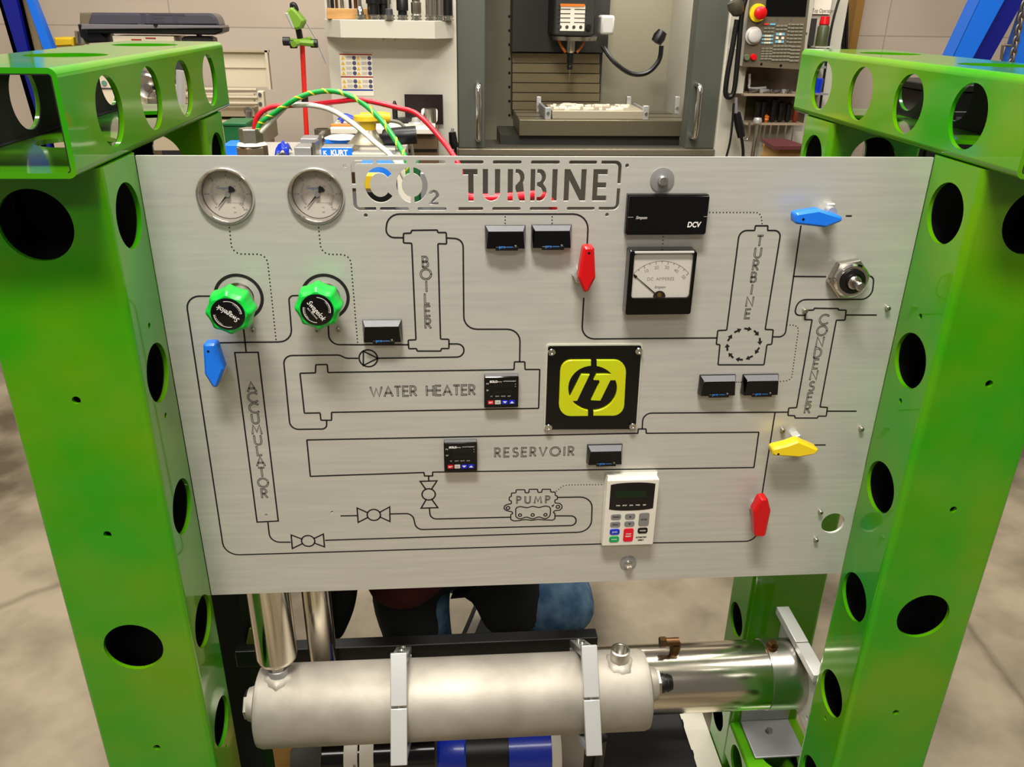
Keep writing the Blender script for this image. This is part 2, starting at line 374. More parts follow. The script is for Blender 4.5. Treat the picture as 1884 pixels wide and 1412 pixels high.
# ================================================================ control panel
PANEL = thing('instrument_board', 'brushed aluminium sheet panel engraved with a black pipe diagram, between the green posts', 'panel', (.5, 0, ZT - .66))
def px(*pts): return [pan(*p) for p in pts]
def b2(*pts): return [Z2(*p) for p in pts]
zt_, zb_ = Z2(0, 108)[1], Z2(0, 318)[1]
zt_ = (Z2(800, 109)[1] + Z2(1600, 109)[1]) / 2; zb_ = (Z2(800, 318)[1] + Z2(1600, 314)[1]) / 2; LH = zt_ - zb_
def X2(x, y=212): return Z2(x, y)[0]
cuts = []
SW = .0067
x0, x1 = X2(737), X2(833); xm = X2(790)
cuts.append([(x0, zt_), (x1, zt_), (x1, zt_ - .0075), (xm + SW / 2, zt_ - .0075), (xm + SW / 2, zb_), (xm - SW / 2, zb_), (xm - SW / 2, zt_ - .0075), (x0, zt_ - .0075)])
x0, x1 = X2(866), X2(978); r = (x1 - x0) / 2
cuts.append([(x0, zt_), (x0 + SW, zt_)] + arc(x0 + r, zb_ + r, r - SW, r - SW, 180, 360) + [(x1 - SW, zt_), (x1, zt_)] + arc(x0 + r, zb_ + r, r, r, 360, 180))
x0 = X2(1026); cuts.append([(x0, zt_), (x0 + SW, zt_), (x0 + SW, zb_), (x0, zb_)])
x0 = X2(1072)
x0 = X2(1076); w_ = X2(1136) - x0
cuts.append([(x0, zt_), (x0 + w_ * .25, zt_)] + arc(x0 + w_ * .25, zt_ - LH * .27, w_ * .72, LH * .27, 88, -38, 12) + [(x0 + w_ * 1.06, zb_), (x0 + w_ * .48, zb_), (x0, zt_ - LH * .62), (x0, zt_ - LH * .5), (x0 + w_ * .2, zt_ - LH * .45)] + arc(x0 + w_ * .2, zt_ - LH * .28, w_ * .3, LH * .14, -80, 88, 8) + [(x0, zt_ - LH * .14)])
x0 = X2(1172); cuts.append([(x0, zt_), (x0 + SW * .9, zt_), (x0 + SW * .9, zb_), (x0, zb_)])
x0 = X2(1214); w_ = X2(1278) - x0; zq = zt_ - LH * .47
cuts.append([(x0, zt_), (x0 + w_ * .3, zt_)] + arc(x0 + w_ * .3, zt_ - LH * .25, w_ * .6, LH * .25, 88, -52, 10) + arc(x0 + w_ * .3, zb_ + LH * .28, w_ * .7, LH * .28, 58, -88, 12) + [(x0, zb_), (x0, zb_ + LH * .14), (x0 + w_ * .25, zb_ + LH * .14)] + arc(x0 + w_ * .25, zb_ + LH * .28, w_ * .33, LH * .14, -85, 85, 8) + [(x0, zq - LH * .05), (x0, zq + LH * .06)] + arc(x0 + w_ * .22, zt_ - LH * .265, w_ * .25, LH * .125, -85, 85, 8) + [(x0, zt_ - LH * .14)])
x0 = X2(1311); cuts.append([(x0, zt_), (x0 + SW, zt_), (x0 + SW, zb_), (x0, zb_)])
x0, x1 = X2(1388), X2(1530); t = SW * 1.02
cuts.append([(x0, zb_), (x0, zt_), (x0 + t * 1.05, zt_), (x1 - t, zb_ + LH * .36), (x1 - t, zt_), (x1, zt_), (x1, zb_), (x1 - t * 1.05, zb_), (x0 + t, zb_ + LH * .64), (x0 + t, zb_)])
x0, x1 = X2(1572), X2(1665); t = SW; h5 = .0072
zm = (zt_ + zb_) / 2
cuts.append([(x0, zb_), (x0, zt_), (x1, zt_), (x1, zt_ - h5), (x0 + t, zt_ - h5), (x0 + t, zm + h5 / 2), (x1 - .001, zm + h5 / 2), (x1 - .001, zm - h5 / 2), (x0 + t, zm - h5 / 2), (x0 + t, zb_ + h5), (x1, zb_ + h5), (x1, zb_)])
cx, cz = Z2(206, 212); rx = X2(292) - X2(203); RO = LH / 2 + .002
cuts.append(arc(cx, cz, RO * .86, RO, 38, 322, 30) + arc(cx, cz, RO * .56, RO * .66, 322, 38, 26))
cx, cz = Z2(412, 213)
for a, b in ((97, 263), (-83, 83)): cuts.append(arc(cx, cz, RO * .88, RO, a, b, 22) + arc(cx, cz, RO * .58, RO * .66, b - 3, a + 3, 20))
tx0, tz0 = Z2(522, 342); tx1, tz1 = Z2(580, 250); tw = tx1 - tx0; th = tz1 - tz0
cuts.append(stroke(arc(tx0 + tw * .5, tz0 + th * .72, tw * .42, th * .24, 165, -28, 10) + [(tx0 + tw * .12, tz0 + .0022), (tx1, tz0 + .0022)], .0042))
topz = (Z2(22, 65)[1] + Z2(1750, 65)[1]) / 2; botz = (Z2(100, 367)[1] + Z2(1700, 362)[1]) / 2; ST = .0046
def hslot(a, b, z): cuts.append(rrect(a, z - ST / 2, b, z + ST / 2, ST * .48))
for a, b in ((183, 378), (437, 627), (684, 872), (930, 1117), (1175, 1362), (1420, 1603)): hslot(X2(a, 65), X2(b, 65), topz)
for a, b in ((205, 393), (447, 633), (687, 870), (927, 1110), (1167, 1348), (1405, 1586)): hslot(X2(a, 366), X2(b, 366), botz)
xl = X2(31, 100); xr = X2(1748, 100)
for xa, xb, za, zb in ((xl, X2(160, 65), topz, Z2(31, 207)[1]), (xr, X2(1628, 65), topz, Z2(1740, 205)[1]), (xl, X2(182, 366), botz, Z2(40, 232)[1]), (xr, X2(1610, 366), botz, Z2(1735, 233)[1])):
    cuts.append(stroke(fil([(xb, za), (xa, za), (xa, zb)], .006), ST))
for q, r_ in (((635, 305), .0026), ((673, 396.5), .0026), ((1154, 305), .0026), ((1117, 395.5), .0026), ((489.7, 948), .0022), ((610.8, 943), .0022)): cuts.append(circ(*pan(*q), r_, 14))
GX = (.1002, .2105); GZ = -.0487
for gx in GX: cuts.append(circ(gx, GZ, .0335, 40))
KN = ((.1003, -.1797), (.2112, -.1806))
for kx, kz in KN: cuts.append(circ(kx, kz, .0195, 32))
bhx, bhz = pan(1532.4, 963.3); cuts.append(circ(bhx, bhz, .0185, 32))
lx0, lz1 = pan(1006, 637.5); lx1, lz0 = pan(1171, 790.5)
plate = obj('panel_sheet', G().plate([[(.0003, -.6605), (.9997, -.6605), (.9997, 0), (.0003, 0)]] + [list(c) for c in cuts], -.004, 0, PF), ALU, PANEL, smooth=False)
LW = .0021; EH = .00025
def eng(name, paths, wd=LW, m=ETCH):
    g = G()
    for p, cl in paths: g.ribbon(p, wd, PF, cl, EH)
    return obj(name, g, m, PANEL, smooth=False)
def ln(r, *pts): return (fil(px(*pts), r), False)
def lc(r, *pts): return (fil(px(*pts), r, True), True)
eng('accumulator_outline', [lc(0, (432, 649), (475, 648.5), (512, 959), (473, 961))])
eng('boiler_outline', [lc(.0015, (757.5, 424), (804.8, 423.3), (805.4, 428), (821, 428), (821.7, 449), (805.7, 448.5), (810.5, 624), (826, 624.5), (826, 641.5), (812, 641.5), (811, 646.2), (767.4, 646.2), (766.4, 641.5), (752, 642), (751, 626), (765.3, 625.4), (757.5, 447.7), (742.3, 447), (742.3, 429.6), (756, 429))])
eng('water_heater_outline', [lc(.0012, (552, 687), (580.4, 686.3), (581, 671.4), (602, 671), (603.3, 685.7), (945.7, 680.3), (946.4, 666), (965.5, 666), (966, 680), (993, 680), (991, 751.5), (610, 759), (610, 773.5), (590.5, 773.5), (589, 760), (560, 760.5))])
eng('reservoir_outline', [lc(.0006, (564.6, 809.8), (1173.5, 797.5), (1174.4, 789.5), (1188.4, 789.5), (1189, 797.5), (1396, 795.5), (1387, 860.5), (796, 869), (796, 876), (781, 876), (780, 869.7), (571, 876.7))])
eng('turbine_outline', [(fil(px((1389.6, 415.6), (1412.6, 415.6), (1412.3, 424.2), (1437, 424.2), (1407.7, 606.4), (1422.5, 607), (1419.8, 633.7), (1411, 634.4), (1405.5, 671.5), (1321, 671.5), (1324.4, 634.4), (1317.8, 633.7), (1320.5, 608.4), (1337, 607.7), (1360.5, 424.2), (1388.5, 424.2)), [.001, .001, .001, .017] + [.0015] * 10 + [.017, .001], True), True)])
eng('condenser_outline', [lc(.0012, (1498, 567.3), (1542, 568), (1542.6, 570.6), (1556.7, 571.2), (1554.7, 589.3), (1538.6, 589.3), (1508.7, 749), (1522.3, 750), (1520, 766), (1505, 766), (1504, 769.4), (1462.8, 769.4), (1462, 765.3), (1449.6, 764.6), (1451, 751), (1465.5, 750.4), (1494, 588.6), (1480.7, 588.3), (1482.4, 571.2), (1497, 570.6))])
R1 = .018
eng('return_pipe_line', [ln(.022, (394, 545), (341, 545), (413, 1022), (1110, 1001), (1392, 996), (1396, 960))])
eng('regulator_pipe_line', [ln(R1, (551, 544), (531, 544), (538, 629), (400, 631), (392, 640)), ln(R1, (604, 598), (605.5, 634.5), (752, 634.5)), ln(0, (447.5, 600), (453, 648))])
eng('accumulator_pipe_line', [ln(R1, (493, 961.5), (497, 998), (535, 998))])
eng('drain_pipe_line', [ln(0, (626.5, 949.6), (657, 949)), ln(.012, (718, 946), (759, 945), (766, 975), (1060, 967), (1060, 949.5), (1021, 949.5)), ln(.016, (790, 935.5), (792, 955.5), (939, 952)), ln(.0, (788.7, 876), (788.7, 885)), ln(.02, (1026, 915.6), (1090, 914.5), (1087.5, 979), (598, 994.5))])
eng('heater_pipe_line', [ln(.012, (659, 659.5), (637, 659.5), (624, 653.5), (521, 654.5), (534, 790.5), (601, 789.5), (601, 774)), ln(.012, (696, 659.5), (853, 657), (854, 633), (826, 633)), ln(R1, (822, 438), (852, 440), (853.5, 606), (957, 606), (956, 666))])
eng('boiler_pipe_line', [ln(.02, (742, 437.6), (709, 437), (713, 394), (1083, 394), (1080, 455)), ln(R1, (1074, 548), (1070, 624), (1319, 622))])
eng('turbine_pipe_line', [ln(R1, (1421.8, 620), (1444, 620), (1473.5, 415)), ln(0, (1459.3, 508.7), (1520, 509.3)), ln(0, (1556, 397.5), (1567, 397.5)), ln(.014, (1588, 507.7), (1608, 508), (1604, 551), (1468, 551.5), (1461, 580.3), (1481, 580.5))])
eng('condenser_pipe_line', [ln(0, (1556.7, 579.8), (1613, 579.8)), ln(0, (1521.6, 756.8), (1576, 756.8)), ln(.02, (1449.6, 758.5), (1183, 760.5), (1181.5, 789.5)), ln(0, (1425.8, 759.5), (1400, 922)), ln(0, (1416, 819.6), (1519, 819))])
def bow(name, a, b, c, d, cc, r):
    x, z = pan(*cc); g = [(circ(x, z, r, 30), True)]
    for q0, q1 in ((a, b), (c, d)):
        p0, p1 = pan(*q0), pan(*q1); v0 = V((p0[0] - x, p0[1] - z)).normalized() * r; v1 = V((p1[0] - x, p1[1] - z)).normalized() * r
        m = ((p0[0] + p1[0]) / 2 - x, (p0[1] + p1[1]) / 2 - z); k = V(m).normalized(); pn = V((-k.y, k.x)); s0 = 1 if V((p0[0] - x, p0[1] - z)).dot(pn) > 0 else -1
        e0 = k * r * .9 + pn * s0 * r * .42; e1 = k * r * .9 - pn * s0 * r * .42
        g.append(([(x + e0.x, z + e0.y), p0, p1, (x + e1.x, z + e1.y)], False))
    eng(name, g)
bow('valve_symbol', (535.8, 984.7), (537.8, 1009.7), (595, 983), (597, 1006.7), (567, 995.7), .0098)
bow('valve_symbol', (657, 935), (659, 961.5), (717, 933), (717.5, 960), (687.8, 947.8), .0098)
bow('valve_symbol', (773, 886), (804, 885), (774.7, 935.4), (805.6, 934.4), (788.7, 910), .0098)
x, z = pan(677.6, 659.5); q = px((668.5, 646.5), (668.5, 672.5), (695, 659.5))
eng('circulator_symbol', [(circ(x, z, .0124, 30), True), (q, True)])
def pz(*P): return [pan(900 + a / 8.19, 880 + b / 8.19) for a, b in P]
po = pz((405, 175), (540, 175), (540, 220), (600, 220), (600, 168), (730, 168), (735, 215), (792, 215), (797, 168), (925, 168), (928, 210), (995, 210), (995, 265), (1025, 265), (1030, 322), (990, 325), (990, 375), (1060, 380), (1095, 410), (1098, 450), (1060, 485), (990, 490), (960, 520), (990, 530), (990, 615), (950, 635), (890, 632), (820, 630), (740, 622), (640, 637), (560, 625), (500, 630), (450, 642), (370, 645), (325, 625), (325, 545), (360, 540), (345, 510), (260, 490), (222, 460), (235, 415), (280, 395), (335, 385), (335, 345), (300, 335), (305, 285), (335, 275), (335, 225), (405, 222))
pi_ = pz((400, 445), (470, 428), (570, 448), (655, 424), (750, 445), (840, 420), (905, 430), (925, 460), (920, 560), (880, 605), (830, 612), (750, 582), (655, 617), (560, 585), (460, 620), (400, 585))
pp = [(fil(po, .0015, True, 3), True), (fil(pi_, .006, True, 4), True)]
for (a, b), r_ in (((465, 558), .0024), ((655, 556), .0024), ((848, 553), .0024), ((283, 450), .0027), ((1035, 433), .0027)): pp.append((circ(*pz((a, b))[0], r_, 14), True))
pp.append((pz((940, 412), (958, 425), (975, 398)), False))
eng('pump_outline', pp, .0017)
def dots(name, paths, sp=.0049, r=.00105):
    g = G()
    for pts in paths:
        P = [V(p) for p in fil(px(*pts), .012)]; L = [0]
        for a, b in zip(P, P[1:]): L.append(L[-1] + (b - a).length)
        n = max(2, int(L[-1] / sp))
        for k in range(n + 1):
            d = L[-1] * k / n; i = max(j for j in range(len(L)) if L[j] <= d + 1e-9); i = min(i, len(P) - 2); t_ = (d - L[i]) / max(1e-9, L[i + 1] - L[i]); q = P[i].lerp(P[i + 1], t_)
            g.disc(q.x, q.y, r, PF, EH, 8)
    return obj(name, g, ETCH, PANEL, smooth=False)
def z1p(*P): return [(340 + a / 3.922, 280 + b / 3.922) for a, b in P]
dots('dotted_gauge_line', [z1p((322, 545), (342, 735), (592, 737), (630, 1080), (658, 1352))])
dots('dotted_gauge_line', [z1p((966, 545), (985, 737), (1195, 740), (1232, 1200), (1247, 1372))])
dots('dotted_sensor_line', [[(1305.7, 391), (1400, 391), (1402, 411.6)], [(1220, 436), (1219, 455)], [(929.5, 399), (929.5, 411)], [(1015.7, 399), (1015.7, 411)], [(1448, 598), (1470, 599), (1456, 700), (1436, 702)], [(1355, 703.3), (1363, 703.3)], [(1024, 904), (1035.5, 894), (1046, 892.6), (1112, 892)]], .0043, .0009)
for kx, kz in KN:
    eng('regulator_ring_mark', [(circ(kx, kz, .0298, 44), True)], .0042)
# ring of arrows under the turbine
ax_, az_ = pan(1368, 633.7); g = G()
for k in range(10):
    a = radians(90 - 36 * k - 8); c = V((ax_ + .0232 * cos(a), az_ + .0232 * sin(a))); d = V((sin(a), -cos(a))); n = V((-d.y, d.x))
    def q(u, v): p = c + d * u + n * v; return (p.x, p.y)
    g.poly([q(-.0055, -.0014), q(0, -.0014), q(0, -.0038), q(.0055, 0), q(0, .0038), q(0, .0014), q(-.0055, .0014)], PF, EH)
obj('arrow_ring', g, ETCH, PANEL, smooth=False)
# single-stroke letters, engraved as double outlines
def A_(cx, cy, rx, ry, a, b): return arc(cx, cy, rx, ry, a, b, 12)
GL = {'A': (.76, [[(0, 0), (.38, 1), (.76, 0)], [(.13, .34), (.63, .34)]]),
 'B': (.5, [[(0, 0), (0, 1), (.2, 1)] + A_(.22, .76, .22, .24, 90, -90) + [(0, .52)], [(.1, .52)] + A_(.24, .26, .26, .26, 90, -90) + [(0, 0)]]),
 'C': (.86, [A_(.5, .5, .5, .5, 45, 315)]), 'D': (.68, [[(0, 0), (0, 1), (.18, 1)] + A_(.18, .5, .5, .5, 90, -90) + [(0, 0)]]),
 'E': (.48, [[(.48, 1), (0, 1), (0, 0), (.48, 0)], [(.04, .52), (.44, .52)]]), 'H': (.62, [[(0, 0), (0, 1)], [(.62, 0), (.62, 1)], [(.05, .52), (.57, .52)]]),
 'I': (.06, [[(.03, 0), (.03, 1)]]), 'L': (.4, [[(0, 1), (0, 0), (.4, 0)]]), 'M': (.86, [[(0, 0), (.12, 1), (.43, .22), (.74, 1), (.86, 0)]]),
 'N': (.66, [[(0, 0), (0, 1), (.66, 0), (.66, 1)]]), 'O': (1., [A_(.5, .5, .5, .5, 0, 359)]), 'P': (.48, [[(0, 0), (0, 1), (.2, 1)] + A_(.22, .74, .26, .26, 90, -90) + [(.05, .48)]]),
 'R': (.52, [[(0, 0), (0, 1), (.2, 1)] + A_(.22, .74, .26, .26, 90, -90) + [(.05, .48)], [(.2, .46), (.52, 0)]]),
 'S': (.5, [A_(.26, .75, .22, .25, 35, 268) + A_(.24, .25, .26, .25, 88, -140)]), 'T': (.54, [[(0, 1), (.54, 1)], [(.27, .96), (.27, 0)]]),
 'U': (.62, [[(0, 1)] + A_(.31, .31, .31, .31, 180, 360) + [(.62, 1)]]), 'V': (.7, [[(0, 1), (.35, 0), (.7, 1)]]), 'W': (1.06, [[(0, 1), (.27, 0), (.53, .85), (.79, 0), (1.06, 1)]])}
def letter(g, ch, x, z, h, stw=.13, lw=.0009):
    for st in GL[ch][1]:
        P = [(x + a * h, z + b * h) for a, b in st]
        g.ribbon(stroke(P, stw * h), lw, PF, True, EH)
def word_v(name, t, top, bot, h):
    g = G()
    for k, ch in enumerate(t):
        f = k / (len(t) - 1); x, z = pan(top[0] + (bot[0] - top[0]) * f, top[1] + (bot[1] - top[1]) * f); letter(g, ch, x - GL[ch][0] * h / 2, z - h / 2, h)
    obj(name, g, ETCHG, PANEL, smooth=False)
def word_h(name, t, a, b, h):
    """a: left end of the baseline, b: right end of the baseline"""
    g = G(); x0, z0 = pan(*a); x1, z1 = pan(*b); ws = [(.55 if c == ' ' else GL[c][0]) * h for c in t]; gap = (x1 - x0 - sum(ws)) / (len(t) - 1); x = x0
    for ch, wd in zip(t, ws):
        if ch != ' ': letter(g, ch, x, z0 + (z1 - z0) * (x - x0) / (x1 - x0), h)
        x += wd + gap
    obj(name, g, ETCHG, PANEL, smooth=False)
word_v('accumulator_lettering', 'ACCUMULATOR', (462.6, 712), (486.4, 908), .0145)
word_v('boiler_lettering', 'BOILER', (782.5, 482), (787.6, 595), .0138)
word_v('turbine_lettering', 'TURBINE', (1398, 443), (1375.7, 577.5), .0132)
word_v('condenser_lettering', 'CONDENSER', (1516, 588), (1486, 752), .0142)
word_h('water_heater_lettering', 'WATER HEATER', (682.5, 730), (873.5, 726), .0146)
word_h('reservoir_lettering', 'RESERVOIR', (911, 841), (1055, 838), .0142)
word_h('pump_lettering', 'PUMP', (951, 926.5), (1011, 925.5), .0118)
# panel fasteners
def cap_screw(parent, x, z, h0, r, m=STEEL, name='screw', y0=0.):
    F = PF @ Matrix.Translation((x, z, y0)); g = G(); g.lathe([(0, 0), (r, 0), (r, h0 * .8), (r * .85, h0), (r * .45, h0), (r * .4, h0 * .5), (0, h0 * .5)], F, 16); return obj(name, g, m, parent)
for q in ((466, 606), (584, 606), (623, 605.6), (1632, 566), (1439, 790), (1583.7, 788), (1508.7, 941), (1500.5, 992), (1480, 571)): cap_screw(PANEL, *pan(*q), .006, .0034)
for q, qr in (((1218, 331), .0155), ((1155.5, 1036), .013)):
    x, z = pan(*q); F = PF @ Matrix.Translation((x, z, 0))
    wsh = obj('washer', G().lathe([(0, 0), (qr, 0), (qr, .0016), (qr * .4, .003), (0, .003)], F, 30), ALUM, PANEL)
    obj('socket_bolt', G().lathe([(0, .002), (.0062, .002), (.0064, .008), (.0052, .0105), (.003, .0105), (.0028, .006), (0, .006)], F, 20), CHROME, wsh)

# ================================================================ instruments on the panel
# pressure gauges
def gauge(x, z, label):
    T = thing('pressure_gauge', label, 'gauge', (x, 0, ZT + z - .035), 'pressure gauges on the panel'); F = PF @ Matrix.Translation((x, z, 0))
    obj('bezel', G().lathe([(.0333, -.02), (.0335, .0003), (.0352, .0003), (.0352, .0028), (.034, .0045), (.0322, .004), (.0312, .001), (.0310, -.014)], F, 48), CHROME, T)
    obj('case', G().lathe([(0, -.0245), (.0333, -.0245), (.0333, -.0155), (.0312, -.0145), (0, -.0145)], F, 40), STEEL, T)
    d = obj('dial', G().lathe([(0, -.0127), (.0305, -.0127), (.0305, -.0142)], F, 40), mat('dial_white', (228, 218, 202), .6), T)
    g = G()
    for k in range(61):
        a = radians(225 - 270 * k / 60); r0, r1 = (.0185, .0212) if k % 10 else (.0225, .0245)
        g.ribbon([(r0 * cos(a), r0 * sin(a)), (r1 * cos(a), r1 * sin(a))], .0005 if k % 10 else .0013, F, False, -.0124)
    for k, t in enumerate(('0', '100', '200', '300', '400', '500', '600')):
        a = radians(225 - 270 * k / 6)
        if k: g.text(t, .0035, F, .0275 * cos(a), .0275 * sin(a), -.0124)
    g.text('NBS STD ACCURACY', .0019, F, .006, -.011, -.0124); g.text('bar', .0026, F, .006, -.0165, -.0124); g.text('psi', .003, F, .006, -.0225, -.0124); g.text('CE', .0044, F, .0155, -.013, -.0124)
    obj('dial_marking', g, GREYTXT, d, smooth=False)
    g = G()
    for k in range(31): a = radians(225 - 270 * k / 30); g.ribbon([(.0162 * cos(a), .0162 * sin(a)), (.018 * cos(a), .018 * sin(a))], .0004, F, False, -.0124)
    for k in range(1, 6): a = radians(225 - 270 * k / 6); g.text(str(k * 10), .0025, F, .0138 * cos(a), .0138 * sin(a), -.0124)
    obj('red_scale', g, mat('red_print', (204, 140, 130), .6), d, smooth=False)
    obj('dial_lettering', G().text('Swagelok', .0052, F, -.004, .0075, -.0123, shear=.25), mat('pale_blue_print', (120, 150, 210), .6), d, smooth=False)
    a = radians(229); e = V((cos(a), sin(a))); n = V((-e.y, e.x)); P = lambda u, v: ((e * u + n * v).x, (e * u + n * v).y)
    obj('needle', G().prism([P(.0215, .0002), P(.0, .0011), P(-.004, .0011), P(-.008, .0042), P(-.0105, .004), P(-.0115, 0), P(-.0105, -.004), P(-.008, -.0042), P(-.004, -.0011), P(0, -.0011), P(.0215, -.0002)], -.0112, -.0106, F), BLACK, T)
    obj('hub', G().lathe([(0, -.009), (.0032, -.009), (.0032, -.0115)], F, 16), ALUM, T)
    obj('lens', G().lathe([(0, -.002), (.0311, -.002), (.0311, -.004), (0, -.004)], F, 32), LENS, T)
    return T
ga = gauge(GX[0], GZ, 'round white dial pressure gauge nearest the left green post')
dup(ga, (GX[1], 0, ZT + GZ - .035), 'round white dial pressure gauge beside the cut out lettering')
# regulators
def regulator(x, z, h, label, ang, sub):
    T = thing('pressure_regulator', label, 'valve', (x, 0, ZT + z - .03), 'green regulator knobs'); F = PF @ Matrix.Translation((x, z, 0))
    obj('stem', G().lathe([(0, -.02), (.0172, -.02), (.0172, h - .03), (.0165, h - .02), (0, h - .02)], F, 32), STEEL, T)
    def lob(a): return 1 + .05 * cos(8 * a) + .012 * cos(16 * a)
    k = obj('knob', G().lathe([(0, h - .032), (.0262, h - .032), (.0285, h - .027), (.0285, h - .016), (.0268, h - .006), (.0222, h - .0012), (.0210, h - .0012), (0, h - .0012)], F, 96, lob), KNOBG, T, ang=25)
    obj('cap', G().lathe([(.0206, h - .0025), (.0206, h - .0004), (.0198, h), (0, h)], F, 40), BLACKG, T)
    g = G(); g.text('Swagelok', .0098, F, .001 * sin(ang), -.001 * cos(ang) + .0, h + .0003, .0305, .25, ang, bold=.0001)
    for a0 in (20, 200): g.ribbon(arc(0, 0, .0168, .0168, math.degrees(ang) + a0 + 20, math.degrees(ang) + a0 + 120, 16), .0007, F, False, h + .0003)
    for a0 in (70, 250):
        for k in range(8): a = ang + radians(a0 - (k - 3.5) * 8); g.text('INCREASE'[k], .0026, F, .0152 * cos(a), .0152 * sin(a), h + .0003, ang=a - pi / 2)
    if sub: g.text('SELF-VENTING', .0026, F, .0074 * sin(ang), -.0074 * cos(ang), h + .0003, .018, 0, ang)
    obj('cap_lettering', g, WHITE, T, smooth=False)
regulator(KN[0][0] + .0015, KN[0][1], .066, 'green regulator knob standing further out, above the blue lever handle', radians(141), False)
regulator(KN[1][0] - .003, KN[1][1] + .001, .054, 'green regulator knob beside the boiler outline, the lower projecting one', radians(-54), True)
# small black sensor displays
def display(x, z, label):
    T = thing('sensor_display', label, 'display', (x, 0, ZT + z - .031), 'black sensor displays on the panel'); W, H = .0262, .0292; F = PF @ Matrix.Translation((x, z, 0))
    h = .0135; wi = .0225
    vs = [(-W, -H, 0), (W, -H, 0), (W, 0, 0), (-W, 0, 0), (-W, -H, .004), (W, -H, .004), (W, 0, .002), (-W, 0, .002), (-wi - .002, -H + .0015, h), (wi + .002, -H + .0015, h), (wi, -.0058, h), (-wi, -.0058, h)]
    fs = [(3, 2, 1, 0), (0, 1, 5, 4), (1, 2, 6, 5), (2, 3, 7, 6), (3, 0, 4, 7), (4, 5, 9, 8), (5, 6, 10, 9), (7, 4, 8, 11), (8, 9, 10, 11)]
    obj('housing', G().add(vs, fs + [(6, 7, 11, 10)], F), BLACKG, T, smooth=False, bev=.0005)
    obj('top_bezel', G().add([(-wi + .0005, -.0055, h - .0002), (wi - .0005, -.0055, h - .0002), (W - .0012, -.0008, .0027), (-W + .0012, -.0008, .0027)], [(0, 1, 2, 3)], F @ Matrix.Translation((0, .0003, .0003))), mat('grey_bezel', (118, 118, 122), .35), T, smooth=False)
    obj('front_tab', G().box((-.013, -H - .001, .003), (.016, -H + .004, h + .0008), F), BLACK, T, bev=.0006)
    obj('maker_lettering', G().text('pro', .0058, F, -.0045, -H + .0042, h + .0012, bold=.0001).text('sense', .0036, F, .0052, -H + .0042, h + .0012), BLUETXT, T, smooth=False)
    obj('unit_mark', G().text('°F', .0032, F, .0125, -H + .005, h + .0012), WHITE, T, smooth=False)
    return T
D = [((703, 588), 'small black sensor display under the left of the boiler outline'), ((929.5, 414), 'small black sensor display below the cut out lettering, left of its pair'),
     ((1014.5, 413), 'small black sensor display below the cut out lettering, next to the red lever'), ((1320, 689), 'small black sensor display under the turbine outline, beside the black square logo plate'),
     ((1399, 688), 'small black sensor display under the turbine outline, beside the condenser'), ((1112.5, 817), 'small black sensor display right of the reservoir lettering, above the white keypad')]
d0 = None
for q, lab in D:
    x, z = pan(*q)
    if d0 is None: d0 = display(x, z, lab)
    else: dup(d0, (x, 0, ZT + z - .031), lab)
# square temperature controllers
def controller(x, z, label):
    T = thing('temperature_controller', label, 'controller', (x, 0, ZT + z - .026), 'square temperature controllers'); F = PF @ Matrix.Translation((x, z, 0)); a = .0238
    obj('housing', G().prism(rrect(-a, -a, a, a, .0015, 3), 0, .0105, F, .0008), BLACKG, T)
    obj('top_vent', G().box((-a + .001, a - .0001, .002), (a - .001, a + .0006, .0092), F), mat('grey_vent', (110, 110, 112), .4), T)
    h = .0107
    for k, (nm, m) in enumerate((('set_button', RED), ('mode_button', mat('grey_button', (198, 196, 186), .4)), ('down_button', mat('button_blue', (20, 40, 206), .35)), ('up_button', mat('button_blue', (20, 40, 206), .35)))):
        cx = -.0148 + .0099 * k; b = obj(nm, G().prism(rrect(cx - .0041, -.0178, cx + .0041, -.0121, .0006, 2), h - .0006, h + .0006, F), m, T)
        g = G()
        if k == 0: g.text('SET', .0036, F, cx, -.015, h + .0008, bold=.0001)
        if k == 1: g.ribbon([(cx - .002, -.015), (cx + .002, -.015)], .0007, F, False, h + .0008)
        if k == 2: g.poly([(cx - .003, -.0133), (cx + .003, -.0133), (cx, -.0166)], F, h + .0008)
        if k == 3: g.poly([(cx - .003, -.0166), (cx + .003, -.0166), (cx, -.0133)], F, h + .0008)
        obj('button_mark', g, GREYTXT if k == 1 else WHITE, b, smooth=False)
    g = G().text('SOLO', .0042, F, -.0108, .0166, h, bold=.0003).text('temp', .003, F, -.0026, .0166, h).text('AUTOMATIONDIRECT', .0023, F, .0112, .0170, h, .018)
    g.text('PV', .0034, F, -.0193, .0135, h).text('SV', .0034, F, -.0193, .0035, h)
    for k, t_ in enumerate(('AT', 'OUT1', 'OUT2', 'ALM')): g.text(t_, .0023, F, -.0138 + .0082 * k, -.0058, h)
    g.text('°C', .002, F, .0192, .0125, h).text('°F', .002, F, .0192, .0088, h)
    obj('face_lettering', g, WHITE, T, smooth=False)
    g = G()
    for zz, s in ((.0105, .0078), (.0012, .0068)): g.text('8888', s, F, .002, zz, h - .00005, .026, .1)
    obj('unlit_digits', g, mat('unlit_digit', (22, 22, 22), .4), T, smooth=False); return T
x, z = pan(922.5, 722.5, .0105); sa = controller(x, z, 'black square temperature controller right of the water heater lettering')
x, z = pan(847.5, 842, .0105); dup(sa, (x, 0, ZT + z - .026), 'black square temperature controller left of the reservoir lettering')
